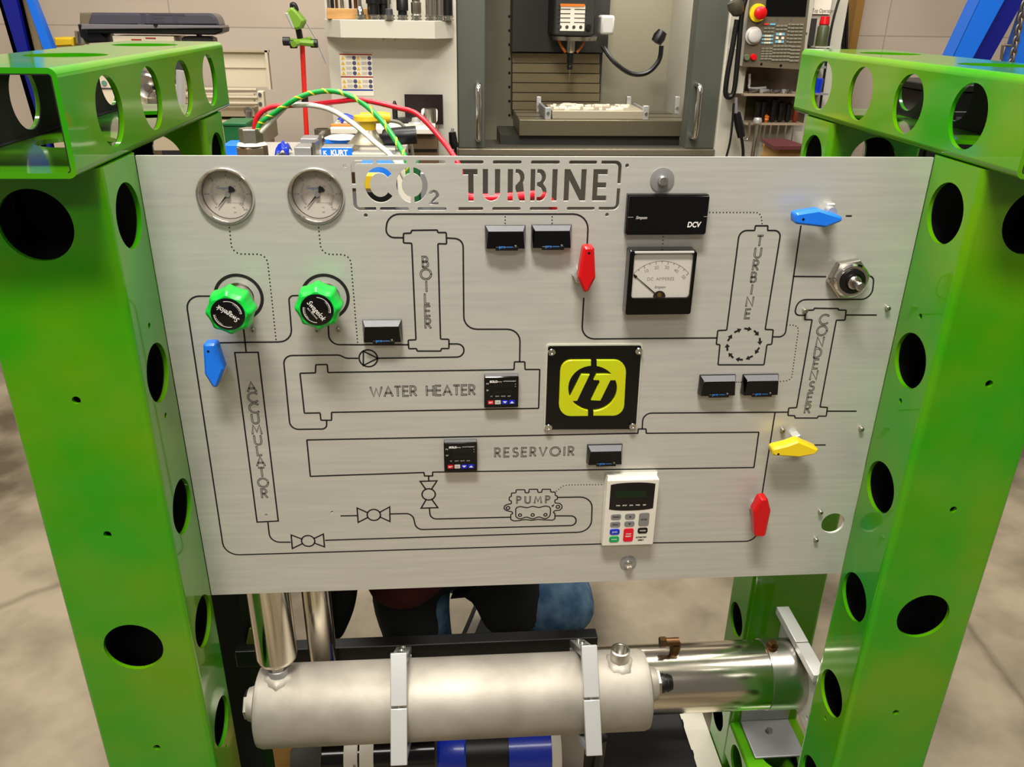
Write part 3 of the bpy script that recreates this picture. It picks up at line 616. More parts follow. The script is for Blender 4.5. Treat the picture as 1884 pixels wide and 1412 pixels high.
# lever handled valves
def lever(q, hexq, m, label, h=.034, ang=0, hole=None):
    P = [pan(*p, h) for p in q]; cx = sum(p[0] for p in P) / len(P); cz = sum(p[1] for p in P) / len(P); hx, hz = pan(*hexq)
    T = thing('valve_lever', label, 'valve', (hx, 0, ZT + min(p[1] for p in P)))
    obj('handle', G().prism(fil(P, .004, True, 4), h - .016, h, PF, .0028), m, T)
    F = PF @ Matrix.Translation((hx, hz, 0)); g = G().prism(hexa(.0105, ang), 0, .012, F, .001); g.lathe([(.0062, .012), (.0062, h - .014), (0, h - .014)], F, 16)
    obj('packing_nut', g, ALUB, T)
    if hole: x_, z_ = pan(*hole, h); obj('pin_mark', G().disc(x_, z_, .0018, PF, h + .0002, 12), BLACK, T, smooth=False)
lever([(1074, 455), (1093.7, 455), (1096, 512), (1078, 547), (1064, 512)], (1066, 503), RED, 'red lever handle pointing down beside the boiler circuit, above the logo plate', hole=(1084, 466))
lever([(372.7, 634), (396.5, 633), (411.4, 680), (396, 722), (376, 690)], (404, 676), BLUEV, 'blue lever handle pointing down, beside the accumulator outline', hole=(383, 647))
lever([(1463.6, 393), (1508, 386), (1562.5, 403.5), (1519.5, 419.5), (1463.6, 413)], (1520, 384), BLUEV, 'blue lever handle lying sideways at the upper right of the panel', hole=(1478, 404))
lever([(1421, 826.5), (1448, 820), (1470, 812), (1509.7, 829), (1499, 838), (1470.6, 843), (1422.5, 840)], (1462, 805), YELV, 'yellow lever handle lying sideways below the condenser outline', ang=20, hole=(1432, 836))
lever([(1400, 919), (1413, 918), (1419, 942), (1409, 989.5), (1389, 989), (1387, 943)], (1391, 932), RED, 'red lever handle pointing down near the big round hole of the panel', ang=15)
# hex bulkhead fitting with plunger
hx, hz = pan(1557, 510); F = PF @ Matrix.Translation((hx, hz, 0))
T = thing('bulkhead_fitting', 'large silver hex nut fitting with a black ring and a steel plunger', 'fitting', (hx, 0, ZT + hz - .03))
obj('hex_nut', G().prism(hexa(.0285, 10), 0, .011, F, .0012), STEEL, T)
obj('collar', G().lathe([(.0235, .011), (.0235, .017), (.021, .019), (.0175, .019), (.0175, .014), (0, .014)], F, 36), CHROME, T)
obj('seal_ring', G().lathe([(.017, .015), (.017, .0215), (.012, .0225), (.0085, .0205), (.0085, .015)], F, 32), BLACK, T)
obj('plunger', G().lathe([(.0092, .015), (.0092, .026), (.0075, .028), (.006, .028), (.006, .042), (.0045, .0435), (0, .0435)], F, 24), STEEL, T)
# DC voltmeter
P = [pan(*q, .014) for q in ((1157.5, 363.4), (1305.5, 358.6), (1299, 430.9), (1153, 433.9))]
vx = sum(p[0] for p in P) / 4; vz = sum(p[1] for p in P) / 4; vw = (P[1][0] + P[2][0] - P[0][0] - P[3][0]) / 4; vh = (P[0][1] + P[1][1] - P[2][1] - P[3][1]) / 4; F = PF @ Matrix.Translation((vx, vz, 0))
T = thing('digital_voltmeter', 'wide black digital voltmeter with a blank dark face, above the needle ammeter', 'meter', (vx, 0, ZT + vz - vh))
obj('housing', G().prism(rrect(-vw - .0008, -vh, vw + .0004, vh + .0008, .001, 2), 0, .009, F), BLACK, T)
obj('face', G().prism(fil([(-vw, -vh), (vw, -vh), (vw, vh), (-vw, vh)], [.0005, .003, .002, .0005], True, 3), .009, .014, F, .0006), BLACKG, T)
obj('face_lettering', G().text('DCV', .0098, F, vw * .67, -vh * .48, .0143, .018, .15, bold=.0003).text('Simpson', .0056, F, -vw * .66, -vh * .1, .0143, .0145, .25), WHITE, T, smooth=False)
obj('seam_line', G().ribbon([(-vw, -vh * .07), (-vw + .007, -vh * .07)], .0008, F, False, .0143).ribbon([(vw - .005, -vh * .05), (vw, -vh * .05)], .0008, F, False, .0143), GREYTXT, T, smooth=False)
# ammeter
h = .021
P = [pan(*q, h) for q in ((1160, 464), (1281, 460.5), (1272.7, 578), (1149.4, 580))]
vx = sum(p[0] for p in P) / 4; vz = sum(p[1] for p in P) / 4; vw = (P[1][0] + P[2][0] - P[0][0] - P[3][0]) / 4; vh = (P[0][1] + P[1][1] - P[2][1] - P[3][1]) / 4; F = PF @ Matrix.Translation((vx, vz, 0))
T = thing('needle_ammeter', 'square black ammeter with a white needle scale reading DC amperes', 'meter', (vx, 0, ZT + vz - vh))
obj('housing', G().prism(rrect(-vw, -vh, vw, vh, .003, 3), 0, h - .004, F, .001), BLACKG, T)
wx0, wx1, wz0, wz1 = -vw * .86, vw * .9, -vh * .47, vh * .93
obj('bezel', G().plate([rrect(-vw, -vh, vw, vh * .985, .003, 3), rrect(wx0, wz0, wx1, wz1, .004, 4)], h - .004, h, F), BLACKG, T, smooth=False)
d = obj('scale_plate', G().prism(rrect(wx0, wz0, wx1, wz1, .004, 4), h - .004, h - .0034, F), mat('scale_white', (226, 220, 208), .5), T)
g = G(); c = (0.0, wz0 + .001); R = (wz1 - wz0) * .8; hh = h - .0032
g.ribbon(arc(c[0], c[1], R, R, 139, 41, 30), .0007, F, False, hh)
for k in range(11):
    a = radians(139 - 98 * k / 10); r1 = R * (.92 if k % 2 == 0 else .95); g.ribbon([(c[0] + R * cos(a), c[1] + R * sin(a)), (c[0] + r1 * cos(a), c[1] + r1 * sin(a))], .001, F, False, hh)
for k, t_ in enumerate(('0', '10', '20', '30', '40', '50')):
    a = radians(139 - 98 * k / 5)
    if k: g.text(t_, .0062, F, c[0] + R * .83 * cos(a), c[1] + R * .83 * sin(a), hh, ang=a - pi / 2)
g.text('DC  AMPERES', .0062, F, 0, c[1] + R * .5, hh, .036)
obj('scale_marking', g, GREYTXT, d, smooth=False)
obj('maker_lettering', G().text('Simpson', .0052, F, 0, c[1] + R * .27, hh, .015, .3), mat('dark_print', (70, 66, 60), .6), d, smooth=False)
a = radians(140); e = V((cos(a), sin(a))); n = V((-e.y, e.x)); Q = lambda u, v: (c[0] + (e * u + n * v).x, c[1] + (e * u + n * v).y)
obj('needle', G().prism([Q(.004, .0007), Q(R * .86, .0004), Q(R * .88, .0018), Q(R * .97, .0012), Q(R * .99, 0), Q(R * .97, -.0012), Q(R * .88, -.0018), Q(R * .86, -.0004), Q(.004, -.0007)], hh + .0006, hh + .001, F), BLACK, T)
g = G(); g.poly(arc(c[0], c[1], .0085, .0085, 0, 180, 16), F, hh + .0012); obj('pivot_cover', g, BLACK, T, smooth=False)
obj('pivot', G().lathe([(0, .0016), (.003, .0016), (.0035, 0)], F @ Matrix.Translation((c[0], c[1] + .003, hh)), 14), mat('brass', (180, 150, 70), .3, 1.), T)
obj('lens', G().prism(rrect(wx0 - .001, wz0 - .001, wx1 + .001, wz1 + .001, .004, 4), h - .0006, h + .0006, F), LENS, T)
obj('top_lip', G().box((wx0, wz1 + .0006, h - .002), (wx1, wz1 + .0026, h + .0012), F), mat('clear_rim', (206, 202, 196), .2), T)
# white keypad
h = .017
P = [pan(*q, h) for q in ((1116.4, 884.4), (1213.3, 883.8), (1202.6, 1004), (1109.6, 1004.5))]
vx = sum(p[0] for p in P) / 4; vz = sum(p[1] for p in P) / 4; vw = (P[1][0] + P[2][0] - P[0][0] - P[3][0]) / 4; vh = (P[0][1] + P[1][1] - P[2][1] - P[3][1]) / 4; F = PF @ Matrix.Translation((vx, vz, 0))
T = thing('drive_keypad', 'white plastic motor drive keypad with a dark screen and coloured buttons', 'keypad', (vx, 0, ZT + vz - vh))
g = G(); vs = [(-vw, -vh), (vw, -vh), (vw, vh), (-vw, vh)]
g.add([(-vw - .001, -vh, 0), (vw, -vh, 0), (vw, vh + .004, 0), (-vw - .001, vh + .004, 0), (-vw - .001, -vh, h * .7), (vw, -vh, h * .7), (vw - .003, vh + .004, h * .6), (-vw + .002, vh + .004, h * .6), (-vw, -vh + .0006, h), (vw - .0006, -vh + .0006, h), (vw - .0006, vh, h), (-vw, vh, h)],
      [(3, 2, 1, 0), (0, 1, 5, 4), (1, 2, 6, 5), (2, 3, 7, 6), (3, 0, 4, 7), (4, 5, 9, 8), (5, 6, 10, 9), (6, 7, 11, 10), (7, 4, 8, 11), (8, 9, 10, 11)], F)
obj('housing', g, WHITEP, T, smooth=False, bev=.0008)
kx = lambda x_, y_: (((x_ - 545) / 458) * vw + ((y_ - 745) / 530) * .0025, (745 - y_) / 530 * vh)
def kp(x0, y0, x1, y1): a = kx(x0, (y0 + y1) / 2); b = kx(x1, (y0 + y1) / 2); return a[0], kx(0, y1)[1], b[0], kx(0, y0)[1]
a = kp(168, 262, 945, 680)
sc = obj('screen', G().poly([(a[0], a[1] + .001)] + arc((a[0] + a[2]) / 2, a[1] + .0025, (a[2] - a[0]) / 2, .004, 195, 345, 10) + [(a[2], a[1] + .001), (a[2], a[3] - .001)] + arc((a[0] + a[2]) / 2, a[3] - .0025, (a[2] - a[0]) / 2, .004, 15, 165, 10) + [(a[0], a[3] - .001)], F, h + .0004), BLACKG, T, smooth=False)
a = kp(255, 375, 800, 480); obj('readout', G().poly([(a[0], a[1]), (a[2], a[1]), (a[2], a[3]), (a[0], a[3])], F, h + .0006), mat('dark_lcd', (6, 34, 8), .3), sc, smooth=False)
g = G()
for x_, t_ in ((315, 'RUN'), (430, 'STOP'), (548, 'JOG'), (663, 'FWD'), (780, 'REV')): g.text(t_, .0028, F, *kx(x_, 608), h + .0007, bold=.0001)
obj('screen_lettering', g, WHITE, sc, smooth=False)
GRB = mat('grey_key', (128, 126, 124), .45)
for nm, bxx, m, tx, tm in (('program_key', (195, 745, 375, 835), GRB, 'PROGRAM', ETCH), ('display_key', (185, 868, 365, 958), GRB, 'DISPLAY', ETCH), ('up_key', (445, 742, 625, 835), GRB, '^', ETCH), ('down_key', (437, 865, 617, 955), GRB, 'v', ETCH),
                       ('enter_key', (690, 735, 875, 950), GRB, 'ENTER', ETCH), ('jog_key', (180, 988, 358, 1085), mat('button_blue2', (16, 50, 190), .4), 'JOG', WHITE), ('run_key', (172, 1110, 350, 1208), mat('button_green', (0, 158, 84), .4), 'RUN', WHITE),
                       ('stop_key', (425, 985, 605, 1203), mat('button_red', (224, 14, 44), .4), 'STOP', WHITE), ('direction_key', (680, 980, 858, 1075), BLACK, 'FWD/REV', WHITE)):
    a = kp(*bxx); r_ = min(.0035, (a[3] - a[1]) * .45); b = obj(nm, G().prism(rrect(*a, r_, 4), h - .0005, h + .0009, F, .0004), m, T); g = G(); c = ((a[0] + a[2]) / 2, (a[1] + a[3]) / 2)
    if tx == '^': g.poly([(c[0] - .002, c[1] - .0013), (c[0] + .002, c[1] - .0013), (c[0], c[1] + .0016)], F, h + .0012)
    elif tx == 'v': g.poly([(c[0] - .002, c[1] + .0013), (c[0] + .002, c[1] + .0013), (c[0], c[1] - .0016)], F, h + .0012)
    elif tx == 'STOP': g.text('STOP', .0034, F, c[0], c[1] + .002, h + .0012, bold=.00008).text('RESET', .0034, F, c[0], c[1] - .0022, h + .0012, bold=.00008)
    else: g.text(tx, .0034, F, c[0], c[1], h + .0012, min(.0095, .0026 * len(tx)), bold=.00008)
    obj('key_lettering', g, tm, b, smooth=False)
obj('maker_lettering', G().text('AUTOMATION', .0034, F, *kx(745, 1140), h + .0004, .0165, bold=.0002).text('DIRECT', .0034, F, *kx(742, 1187), h + .0004, .0092, bold=.0002), ETCH, T, smooth=False)
# black logo plate
lz = lambda x_, y_: pan(1000 + x_ / 7.845, 625 + y_ / 7.845, .004)
P = [lz(65, 100), lz(1415, 90), lz(1330, 1295), lz(25, 1300)]
T = thing('logo_plate', 'square black plate with a lime green IT emblem, screwed at its corners', 'sign', (sum(p[0] for p in P) / 4, 0, ZT + min(p[1] for p in P)))
obj('backing', G().prism(fil(P, .003, True, 3), .0002, .004, PF), BLACKG, T)
ex = offset_loop(ccw(P), .0022); obj('clear_edge', G().prism(fil(ex, .004, True, 3), .0001, .0025, PF), mat('clear_acrylic_edge', (196, 196, 176), .15), T)
def ea(a0, a1, n=16): return [(703 + 350 * cos(radians(a0 + (a1 - a0) * k / n)), 691 + 326 * sin(radians(a0 + (a1 - a0) * k / n))) for k in range(n + 1)]
LL = fil([(680, 285), (243, 288), (212, 1092), (637, 1088)], 165) + ea(101, 146) + [(480, 870), (660, 495), (540, 492)] + ea(158, 266, 22)
LR = fil([(715, 1085), (1150, 1085), (1192, 285), (762, 285)], 165) + ea(-80, -39) + [(757, 492), (718, 570), (795, 575), (803, 612), (682, 862), (815, 868), (960, 575)] + ea(-21, 88, 22)
g = G()
for L_ in (LL, LR): g.prism([lz(*q) for q in L_], .004, .008, PF, .0004)
obj('emblem', g, LIME, T, smooth=False)
for q in ((115, 175), (1372, 160), (70, 1260), (1283, 1242)): cap_screw(T, *lz(*q), .004, .0052, CHROME, 'screw', .004)
# electrical fitting behind the top edge and its wires
fx, fy, fz = .112, .12, 1.4
T = thing('conduit_fitting', 'stubby steel hex fitting standing behind the left top edge of the panel', 'fitting', (fx, fy, fz))
FF = Matrix.Translation((fx, fy, 0))
obj('hex_base', G().prism(hexa(.0208, 25), 1.40, 1.4745, FF, .002), mat('bronze_steel', (170, 150, 128), .35, .9), T)
obj('thread_seal', G().lathe([(.017, 1.4745), (.0195, 1.475), (.018, 1.4775), (.0135, 1.479), (0, 1.479)], FF, 24), PAPER, T)
obj('hex_head', G().prism(hexa(.0158, 5), 1.479, 1.4965, FF, .001), STEEL, T)
def wire(name, pts, r, m, label, n=12):
    Pn = [at(a, b, Y) for a, b, Y in pts]; return spline(Pn, n)
s = wire('', [(468, 242, .12), (474, 215, .12), (500, 197, .12), (560, 193, .12), (620, 187, .11), (665, 184, .10), (730, 198, .09), (770, 212, .08), (815, 260, .06), (842, 300, .03), (850, 330, .03)], 0, 0, 0)
tag(obj('wire', G().tube(s, .0034, 10), mat('wire_red', (214, 16, 40), .35)), 'red insulated wire arching from the hex fitting to the far side', 'wire', 'wires behind the panel')
s = wire('', [(480, 243, .12), (530, 192, .12), (540, 193, .12), (575, 194, .115), (610, 203, .11), (650, 228, .10), (690, 262, .07), (722, 290, .04), (745, 330, .04)], 0, 0, 0)
tag(obj('wire', G().tube(s, .0034, 10), mat('wire_white', (232, 228, 212), .4)), 'white insulated wire arching from the hex fitting, shortest of the three', 'wire', 'wires behind the panel')
s = wire('', [(473, 242, .118), (480, 226, .118), (505, 208, .115), (545, 182, .11), (580, 170, .11), (620, 169, .105), (660, 185, .10), (700, 220, .08), (730, 262, .06), (746, 292, .04), (752, 330, .04)], 0, 0, 0)
gw = tag(obj('wire', G().tube(s, .0034, 10), mat('wire_green', (24, 158, 62), .35)), 'green wire with yellow spiral stripe arching over the white wire', 'wire', 'wires behind the panel')
hel = []
for i, p in enumerate(s):
    t_ = (s[min(i + 1, len(s) - 1)] - s[max(i - 1, 0)]).normalized(); u_ = t_.orthogonal().normalized(); u_ = (V((0, 1, 0)) - t_ * t_.y).normalized(); v_ = t_.cross(u_); a = i * .75
    hel.append(p + (u_ * cos(a) + v_ * sin(a)) * .0024)
obj('yellow_stripe', G().tube(hel, .0016, 6), mat('stripe_yellow', (214, 200, 40), .4), gw)

T = thing('red_hose', 'red hose running behind the cut out title of the panel', 'hose', (.43, .05, 1.38))
obj('hose_body', G().tube(spline([at(848, 352, .05), at(862, 364, .05), at(900, 365, .05), at(945, 363, .05), at(1000, 362, .06), at(1030, 400, .08)]), .0062, 12), mat('wire_red', (214, 16, 40), .35), T)
# ================================================================ tanks and pipes below the panel
TY, TZ, TR = .03, .556, .0685
XA, XB = .036, .708
T = thing('reservoir_tank', 'dull blasted steel pipe tank lying across the front under the panel', 'tank', ((XA + XB) / 2, TY, TZ - TR))
FX = FR((0, TY, TZ), (0, 1, 0), (0, 0, 1))                 # local z runs along +X
obj('tank_body', G().lathe([(0, XA), (TR * .8, XA), (TR * .96, XA + .004), (TR, XA + .012), (TR, XB - .012), (TR * .96, XB - .004), (TR * .8, XB), (0, XB)], FX, 56), ROUGHSTEEL, T)
for x_, nm in ((.076, 'left_port'), (.655, 'right_port')):
    z_ = TZ + TR; K = Matrix.Translation((x_, TY, z_))
    p = obj('weld_bead', G().lathe([(.030, -.016), (.027, -.004), (.021, .001), (.0165, .004), (.014, .004)], K, 24, lambda a: 1 + .06 * sin(5 * a + x_ * 40) + .04 * sin(11 * a)), ROUGHSTEEL, T)
    if nm == 'left_port':
        obj('threaded_port', G().lathe([(0, -.01), (.0165, -.01), (.0165, .016), (.014, .017), (.014, .010), (0, .010)], K, 28), ALUM, T); obj('pipe_nut', G().prism(hexa(.0155, 10), .014, .026, K, .0015).lathe([(.0125, .026), (.0125, .030), (.0105, .030), (.009, .06)], K, 20), STEEL, T)
    else: obj('threaded_port', G().lathe([(0, -.01), (.0165, -.01), (.0165, .024), (.0135, .025), (.0125, .024), (.0125, .006), (0, .006)], K, 28), STEEL, T)
for x_, s_ in ((XA, -1), (XB, 1)):
    K = FR((x_, TY, TZ + (.012 if s_ > 0 else .005)), (0, s_, 0), (0, 0, 1))
    obj('end_boss', G().lathe([(.030, -.004), (.030, .006), (.027, .016), (0, .016)], K, 28, lambda a: 1 + .04 * sin(4 * a)), ROUGHSTEEL, T)
    obj('plug_nut', G().prism(hexa(.024, 15), .016, .022, K, .001), STEEL, T)
    if s_ > 0: obj('end_plug', G().lathe([(0, .022), (.016, .022), (.017, .028), (.015, .034), (.016, .036), (.013, .044), (0, .044)], K, 20), BLACK, T)
def clamp(x_, label):
    T = thing('pipe_clamp', label, 'clamp', (x_, TY, TZ - .1), 'aluminium clamps on the front tank'); w2 = .0135; q = TR + .0005; o = TR + .0125; e = .087
    K = Matrix.Translation((x_, TY, TZ)) @ Matrix.Rotation(radians(-36), 4, 'X')     # the two clamp halves sit tilted back on the tank
    obj('upper_strap', G().box((-w2, -o, .004), (w2, -q, e), K), ALUB, T, bev=.001)
    obj('lower_strap', G().box((-w2, -o, -e), (w2, -q, 0), K), ALUB, T, bev=.001)
    obj('clamp_bolt', G().cyl((0, -q - .006, -.004), (0, -q - .006, .008), .004).add([], [], K) if False else G().lathe([(0, -.004), (.004, -.004), (.004, .008), (0, .008)], K @ Matrix.Translation((0, -q - .006, 0)), 14), STEEL, T)
    obj('top_bar', G().box((-w2, -q + .0005, q), (w2, .066, o), K), ALUB, T, bev=.001)
    obj('bottom_bar', G().box((-w2, -q + .0005, -o), (w2, .066, -q), K), ALUB, T, bev=.001)
    obj('back_strap', G().box((-w2, q, -.066), (w2, q + .009, .066), K), ALUB, T, bev=.001)
    for y_ in (-.045, .0, .045): obj('socket_screw', G().lathe([(.0055, 0), (.0055, .004), (.003, .004), (.003, .001), (0, .001)], K @ Matrix.Translation((0, y_, o)), 14), CHROME, T)
    return T
c1 = clamp(at(734, 1303, -.03).x, 'aluminium clamp strap around the front tank, the left one'); dup(c1, (at(1087, 1298, -.03).x, TY, TZ - .1), 'aluminium clamp strap around the front tank, next to the open threaded port')
# polished tank behind
T2Y, T2Z, T2R = .175, .434, .0672
T = thing('polished_tank', 'shiny polished steel tube tank lying behind and below the dull tank', 'tank', (.7, T2Y, T2Z - T2R)); K2 = FR((0, T2Y, T2Z), (0, 1, 0), (0, 0, 1))
obj('tank_body', G().lathe([(0, .585), (T2R, .585), (T2R, 1.066), (T2R * .9, 1.07), (0, 1.07)], K2, 56), POLISHED, T)
obj('end_band', G().lathe([(T2R, .985), (T2R + .0015, .986), (T2R + .0015, 1.062), (T2R, 1.063)], K2, 56), STEEL, T)
e0 = at(1240, 1208, T2Y).x; BR = mat('bronze_fitting', (120, 88, 56), .3, .9)
g = G().cyl((e0, T2Y, T2Z + T2R - .002), (e0, T2Y, T2Z + T2R + .022), .010).prism(hexa(.0115), 0, .012, Matrix.Translation((e0, T2Y, T2Z + T2R + .010))).cyl((e0 + .006, T2Y, T2Z + T2R + .026), (e0 - .03, T2Y, T2Z + T2R + .026), .0085).prism(hexa(.011), -.032, -.020, FR((e0, T2Y, T2Z + T2R + .026), (0, 1, 0), (0, 0, 1)))
obj('elbow_fitting', g, BR, T)
e1 = at(1418, 1203, T2Y).x; obj('drain_plug', G().cyl((e1, T2Y, T2Z + T2R - .002), (e1, T2Y, T2Z + T2R + .006), .012).prism(hexa(.008), .006, .016, Matrix.Translation((e1, T2Y, T2Z + T2R))), BR, T)
BRA = mat('bright_aluminium', (226, 224, 218), .3, .35)
T = thing('tank_bracket', 'bright aluminium clamp bracket at the right end of the polished tank', 'bracket', (1.055, T2Y, T2Z - .07))
obj('top_bar', G().box((1.040, .168, T2Z + T2R + .003), (1.066, .272, T2Z + T2R + .020)).box((1.040, .080, T2Z + T2R + .003), (1.066, .166, T2Z + T2R + .019)), BRA, T, bev=.001)
obj('end_plate', G().plate([[(-.092, -.064), (.092, -.064), (.092, T2R + .0028), (-.092, T2R + .0028)], circ(.0, 0, T2R + .0015, 40), circ(-.08, -.04, .005), circ(-.08, .045, .005), circ(.08, 0, .006)], 0, .014, FR((1.054, T2Y, T2Z), (0, 1, 0), (0, 0, 1))), BRA, T, smooth=False)
T = thing('foot_bracket', 'grey angle plate bolted flat on the right green bottom beam', 'bracket', (1.08, .26, .1557))
FK = G().box((1.022, .205, .1558), (1.084, .312, .161)).box((1.022, .305, .161), (1.084, .313, .28)); FK = G().box((1.022, .205, .1558), (1.136, .312, .161)).box((1.022, .3055, .161), (1.136, .3095, .40))
obj('angle_plate', FK, ALUM, T, bev=.002)
obj('hex_bolt', G().prism(hexa(.008), .161, .168, Matrix.Translation((1.079, .273, 0)), .001), STEEL, T)
T = thing('standing_cylinder', 'polished steel accumulator cylinder standing at the left above the dull tank', 'cylinder', (.0745, .045, .645))
obj('barrel', G().lathe([(0, .645), (.026, .645), (.033, .652), (.034, .66), (.034, 1.2), (0, 1.2)], Matrix.Translation((.0735, .045, 0)), 40), POLISHED, T)
obj('outlet_pipe', G().lathe([(0, .636), (.010, .636), (.011, .648), (0, .648)], Matrix.Translation((.0745, .04, 0)), 20), BR, T)
tag(obj('steel_tube', G().cyl((.132, .125, .40), (.132, .125, 1.25), .0245, n=36), POLISHED), 'narrower shiny steel tube standing behind the left cylinder', 'tube')
tag(obj('cross_rail', G().box((-.03, .145, .535), (.64, .172, .572)), BLACK, bev=.002), 'black steel bar running across behind the dull tank', 'bar')
# machinery in the dark at the left, under the tank
T = thing('drive_unit', 'black machine housing in the dark behind the left front post', 'machine', (-.05, .25, .157))
obj('housing', G().box((-.155, .2, .157), (.035, .3, 1.15)), CLOTHB, T, bev=.01); obj('cable_duct', G().box((-.02, .182, .17), (.0, .2, 1.1)), BLACK, T)
tp_ = at(482, 1219, .165); tag(obj('slotted_tab', G().plate([fil([(-.024, 0), (.024, 0), (.014, .036), (-.014, .036)], .003, True), [(-.002, .01), (.002, .01), (.002, .024), (-.002, .024)]], 0, .004, FR((tp_.x, .168, .5722))), mat('olive_steel', (120, 122, 50), .4, .2), smooth=False), 'olive coloured slotted steel tab beside the left cylinder foot', 'bracket')
def under(py_, px0, px1, Y, r): a = at(px0, py_, Y); b = at(px1, py_, Y); return a, b
T = thing('pump_motor', 'blue painted motor with a dark middle band, half hidden below the dull tank', 'motor', (.42, .12, .2))
my, mz, mr = .1, .355, .062
obj('blue_end', G().lathe([(0, .335), (mr * .9, .335), (mr, .345), (mr, .385), (mr * .96, .388), (0, .388)], FR((0, my, mz), (0, 1, 0), (0, 0, 1)), 36), BLUED, T)
obj('middle_band', G().lathe([(0, .388), (mr * .86, .388), (mr * .86, .468), (0, .468)], FR((0, my, mz), (0, 1, 0), (0, 0, 1)), 36), BLACK, T)
obj('blue_body', G().lathe([(0, .468), (mr, .468), (mr, .548), (0, .548)], FR((0, my, mz), (0, 1, 0), (0, 0, 1)), 36), BLUED, T)
obj('white_flange', G().lathe([(0, .548), (mr * 1.05, .548), (mr * 1.05, .566), (0, .566)], FR((0, my, mz), (0, 1, 0), (0, 0, 1)), 36), PAPER, T)
obj('base', G().box((.36, my - .05, 0), (.54, my + .05, mz - mr * .7)), BLACK, T)
T = thing('gear_case', 'black cast gear case below the right end of the dull tank', 'machine', (.67, .1, 0))
ga0 = at(1120, 1345, .08).x; ga1 = at(1280, 1330, .12).x
obj('casting', G().box((ga0, .06, 0), (ga1, .30, .262)), BLACK, T, bev=.012)
obj('lid', G().box((ga0 - .006, .05, .262), (ga1 + .008, .31, .274)), mat('black_cast', (16, 16, 16), .5), T, bev=.004)
for k in range(3): obj('lid_bolt', G().cyl((ga1 + .006, .07 + .08 * k, .245), (ga1 + .016, .07 + .08 * k, .245), .010, n=6), BLACK, T)
obj('rib', G().box((ga0 + .03, .052, .2), (ga1 - .03, .06, .21)), mat('black_cast', (22, 22, 22), .4), T)
obj('hose', G().tube(spline([(ga0 - .02, .06, .1), (ga0 - .025, .055, .25), (ga0 - .02, .05, .42)]), .012), BLACK, T)
T = thing('hydraulic_cylinder', 'black glossy cylinder with white paper labels under the left of the dull tank', 'cylinder', (.18, .08, .3))
hb = FR((0, .085, .375), (0, 1, 0), (0, 0, 1)); cyx0 = at(553, 1390, .03).x
obj('barrel', G().lathe([(0, .125), (.043, .125), (.043, .33), (0, .33)], hb, 36), BLACKG, T)
obj('grey_cap', G().lathe([(0, .07), (.046, .07), (.046, .125), (0, .125)], hb, 36), mat('grey_rubber', (62, 62, 56), .7), T)
for k, (xa, xb, t_) in enumerate(((.165, .190, '6053471'), (.1935, .219, 'ON'))):
    l = obj('paper_label', G().add([(.0435 * cos(radians(a_)), .0435 * sin(radians(a_)), x_) for x_ in (xa, xb) for a_ in range(100, 241, 10)], [(i, i + 1, 16 + i, 15 + i) for i in range(14)], hb), PAPER, T)
    a_ = radians(175); n_ = V((0, cos(a_), sin(a_))); o_ = V((0, .085, .375)) + n_ * .0441
    obj('label_lettering', G().text(t_, .008, FR((xa + (.020 if k == 0 else .008), o_.y, o_.z), (0, -sin(a_) * -1, cos(a_) * -1 if False else -1), (1, 0, 0))), ETCH, l, smooth=False)
obj('saddle', G().box((.1, .05, 0), (.3, .12, .333)), BLACK, T)
tag(obj('wooden_block', G().box((.038, .06, .28), (.072, .13, .43)), WOOD, bev=.002), 'pale wooden block under the left end of the dull tank', 'block')
obj('block_stand', G().box((.03, .05, 0), (.078, .14, .28)), BLACK); tag(bpy.data.objects['block_stand'], 'black plinth under the pale wooden block', 'stand')

# ================================================================ crouching person behind the frame
def skin(name, nodes, edges, m, parent, root, sub=2, clothes=False):
    keys = list(nodes); me = bpy.data.meshes.new(name); b = wloc(parent)
    me.from_pydata([tuple(V(nodes[k][:3]) - b) for k in keys], [(keys.index(a), keys.index(c)) for a, c in edges], []); me.materials.append(m)
    o = bpy.data.objects.new(name, me); C.objects.link(o); o.parent = parent
    o.modifiers.new('skin', 'SKIN').use_smooth_shade = True
    sv = me.skin_vertices[0].data
    for i, k in enumerate(keys): r_ = nodes[k][3]; r2 = nodes[k][4] if len(nodes[k]) > 4 else r_; sv[i].radius = (r_, r2); sv[i].use_root = (k == root)
    s_ = o.modifiers.new('sub', 'SUBSURF'); s_.levels = sub; s_.render_levels = sub
    return o
PER = thing('person', 'person crouching behind the frame in a black jacket, dark red shirt and blue jeans', 'person', (.42, .7, 0))
px_ = .44
nd = {'pel': (px_, .76, .40, .12), 'ch': (px_ - .03, .55, .74, .13), 'neck': (px_ - .05, .42, .96, .055), 'jaw': (px_ - .05, .36, 1.0, .062), 'head': (px_ - .05, .35, 1.08, .085), 'top': (px_ - .05, .36, 1.15, .055),
      'nose': (px_ - .05, .262, 1.06, .014), 'hr': (px_ - .16, .74, .38, .085), 'kr': (.27, .45, .42, .062), 'ar': (.30, .56, .09, .045), 'tr': (.27, .42, .03, .038),
      'hl': (px_ + .12, .72, .38, .085), 'kl': (.625, .43, .385, .062), 'al': (.50, .70, .10, .045), 'tl': (.46, .62, .035, .038),
      'sr': (px_ - .22, .54, .84, .06), 'er': (px_ - .28, .36, .70, .042), 'wr': (px_ - .16, .20, .86, .028), 'pr': (px_ - .13, .16, .91, .030),
      'sl': (px_ + .16, .54, .84, .06), 'el': (px_ + .24, .36, .70, .042), 'wl': (px_ + .13, .20, .86, .028), 'pl': (px_ + .10, .16, .91, .030)}
